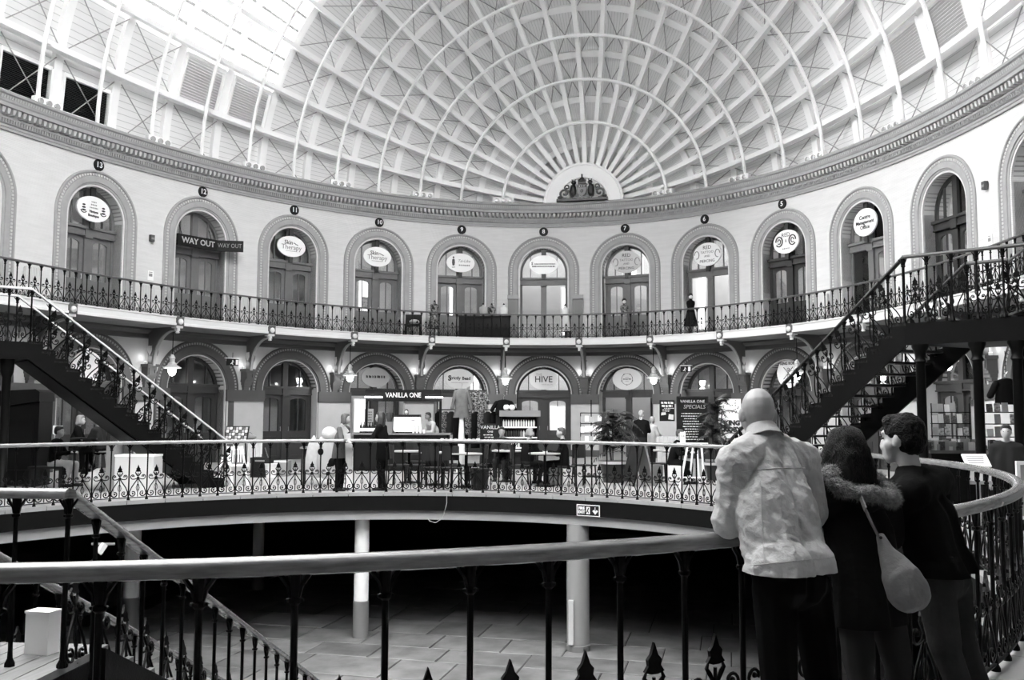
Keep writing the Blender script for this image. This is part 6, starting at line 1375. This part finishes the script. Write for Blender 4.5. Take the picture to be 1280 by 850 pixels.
for u, lab in ((641, 'left'), (721.5, 'right')):
    e = tag(empty('shop_panel', M=TM(gal(u, .25), FA)), 'grey lamp-topped display panel on the %s of the central upper door' % lab, 'display panel'); MB().box(-.2, .2, 0, .06, 0, 1.62).build('board', mat('panel_board', .2, .6), e); MB().box(-.22, .22, -.06, .08, 1.62, 1.78).build('canopy', TRIM, e); MB().box(-.1, .1, -.01, 0, 1.1, 1.2).build('print', DUSTY, e)
# ------------------------------------------------------------------ people on the gallery
W = FA
def near_rail(u, off=.42):
    best = None
    for i in range(400):
        t = ring_t(i / 400)
        if math.cos(t) < 0: continue
        x, y, a = ringpt(t, off); d = Vector((x, y, 0)) - CAM; D = d.dot(FW); uu = 640 + FPX * d.dot(RT) / D
        if best is None or abs(uu - u) < best[0]: best = (abs(uu - u), x, y)
    return (best[1], best[2], 0)
pa, Ja, Ha = small('woman in a grey coat and long pale scarf at the far rail', near_rail(424), W - 1.9, CLG, CLB, SKIN, HBR, 1.62, 'stand', 'rail_r', .10, .35, hlen=.12, hem=-.18)
sf = MB(); nk = Ja['neck']; f_ = (Ja['head'] - Ja['neck']); side = -FW * .16
L_ = []
for k, (dx, z) in enumerate(((-.06, 1.38), (.0, 1.33), (.10, 1.22), (.14, 1.0), (.15, .75), (.16, .52), (.20, .40))): L_.append(Vector((nk.x, nk.y, 0)) + RT * dx + side + Vector((0, 0, z)))
for a_, b_ in zip(L_[:-1], L_[1:]): sf.bar(a_, b_, .14, .03, up=FW)
sf.build('scarf', CLL, pa); bpy.data.objects[pa.children[-1].name]; 
for o in pa.children:
    if o.name.startswith('scarf'): o.matrix_parent_inverse = pa.matrix_basis.inverted()
small('woman with long black hair in a long black coat at the far rail', near_rail(474), W + 1.35, CLB, CLB, SKIN, HB, 1.66, 'stand', 'rail_l', .04, .1, hlen=.24, hem=-.24)
small('kiosk attendant in a pale jacket bending over behind the coffee counter', atx(547, 27.9, 0), W + 2.2, CLL, CLD, SKIND, HBR, 1.66, 'stand', 'front', .26)
small('seated man in a dark jacket facing the lens beside the chalked a-board', atx(628, 23.0, 0), W + PI - .15, CLD, CLD, SKIND, HB, 1.70, 'sit', 'table', .05)
small('seated fair-haired woman in black at the centre table, seen from behind', atx(659, 21.7, 0), W - .75, CLB, CLD, SKIN, HL, 1.66, 'sit', 'table', .06, hlen=.05)
small('man in black seated right of the centre table, face turned left', atx(706, 21.4, 0), W + 1.5, CLB, CLB, SKIN, HBR, 1.72, 'sit', 'table', .05)
small('standing man in a black jacket seen from behind at the open shop doorway', atx(801, 27.2, 0), W - .3, CLB, CLD, SKIN, HG, 1.74, 'stand', 'front', .05)
small('elderly woman in a pale coat standing right of the man at the shop doorway', atx(813, 27.8, 0), W - .9, CLL, CLD, SKIN, HG, 1.56, 'stand', 'front', .06, hem=-.1)
small('seated woman with tied-back hair in black, head bowed under the chalkboard', atx(840, 22.1, 0), W - 2.0, CLB, CLB, SKIN, HBR, 1.62, 'sit', 'table', .14)
small('seated man in a black top and pale trousers at the left, facing right', atx(70, 20.6, 0), W - 1.5, CLB, CLL, SKIN, HB, 1.72, 'sit', 'table', .05)
def perch(lab, u, D, f, top, bot, skin, hair, **k):
    J, ff, s = pose(atx(u, D, .24), f, 1.72, 'sit', 'table', .08); small(lab, atx(u, D, .24), f, top, bot, skin, hair, 1.72, 'sit', 'table', .08, **k)
perch('long-haired bearded man in black perched on a stool at the left, facing right', 94, 22.4, W - 1.3, CLB, CLD, SKIN, HL, hlen=.1)
perch('grey-bearded man on a bar stool at the left, facing left', 128, 22.0, W + 1.3, CLD, CLB, SKIN, HG)
small('person in a dark cap and dark coat behind the stall at the right edge', atx(1257, 12.6, 0), W + 2.6, CLD, CLB, SKIN, mat('dark_cap', .02, .8), 1.50, 'stand', 'down', .03)
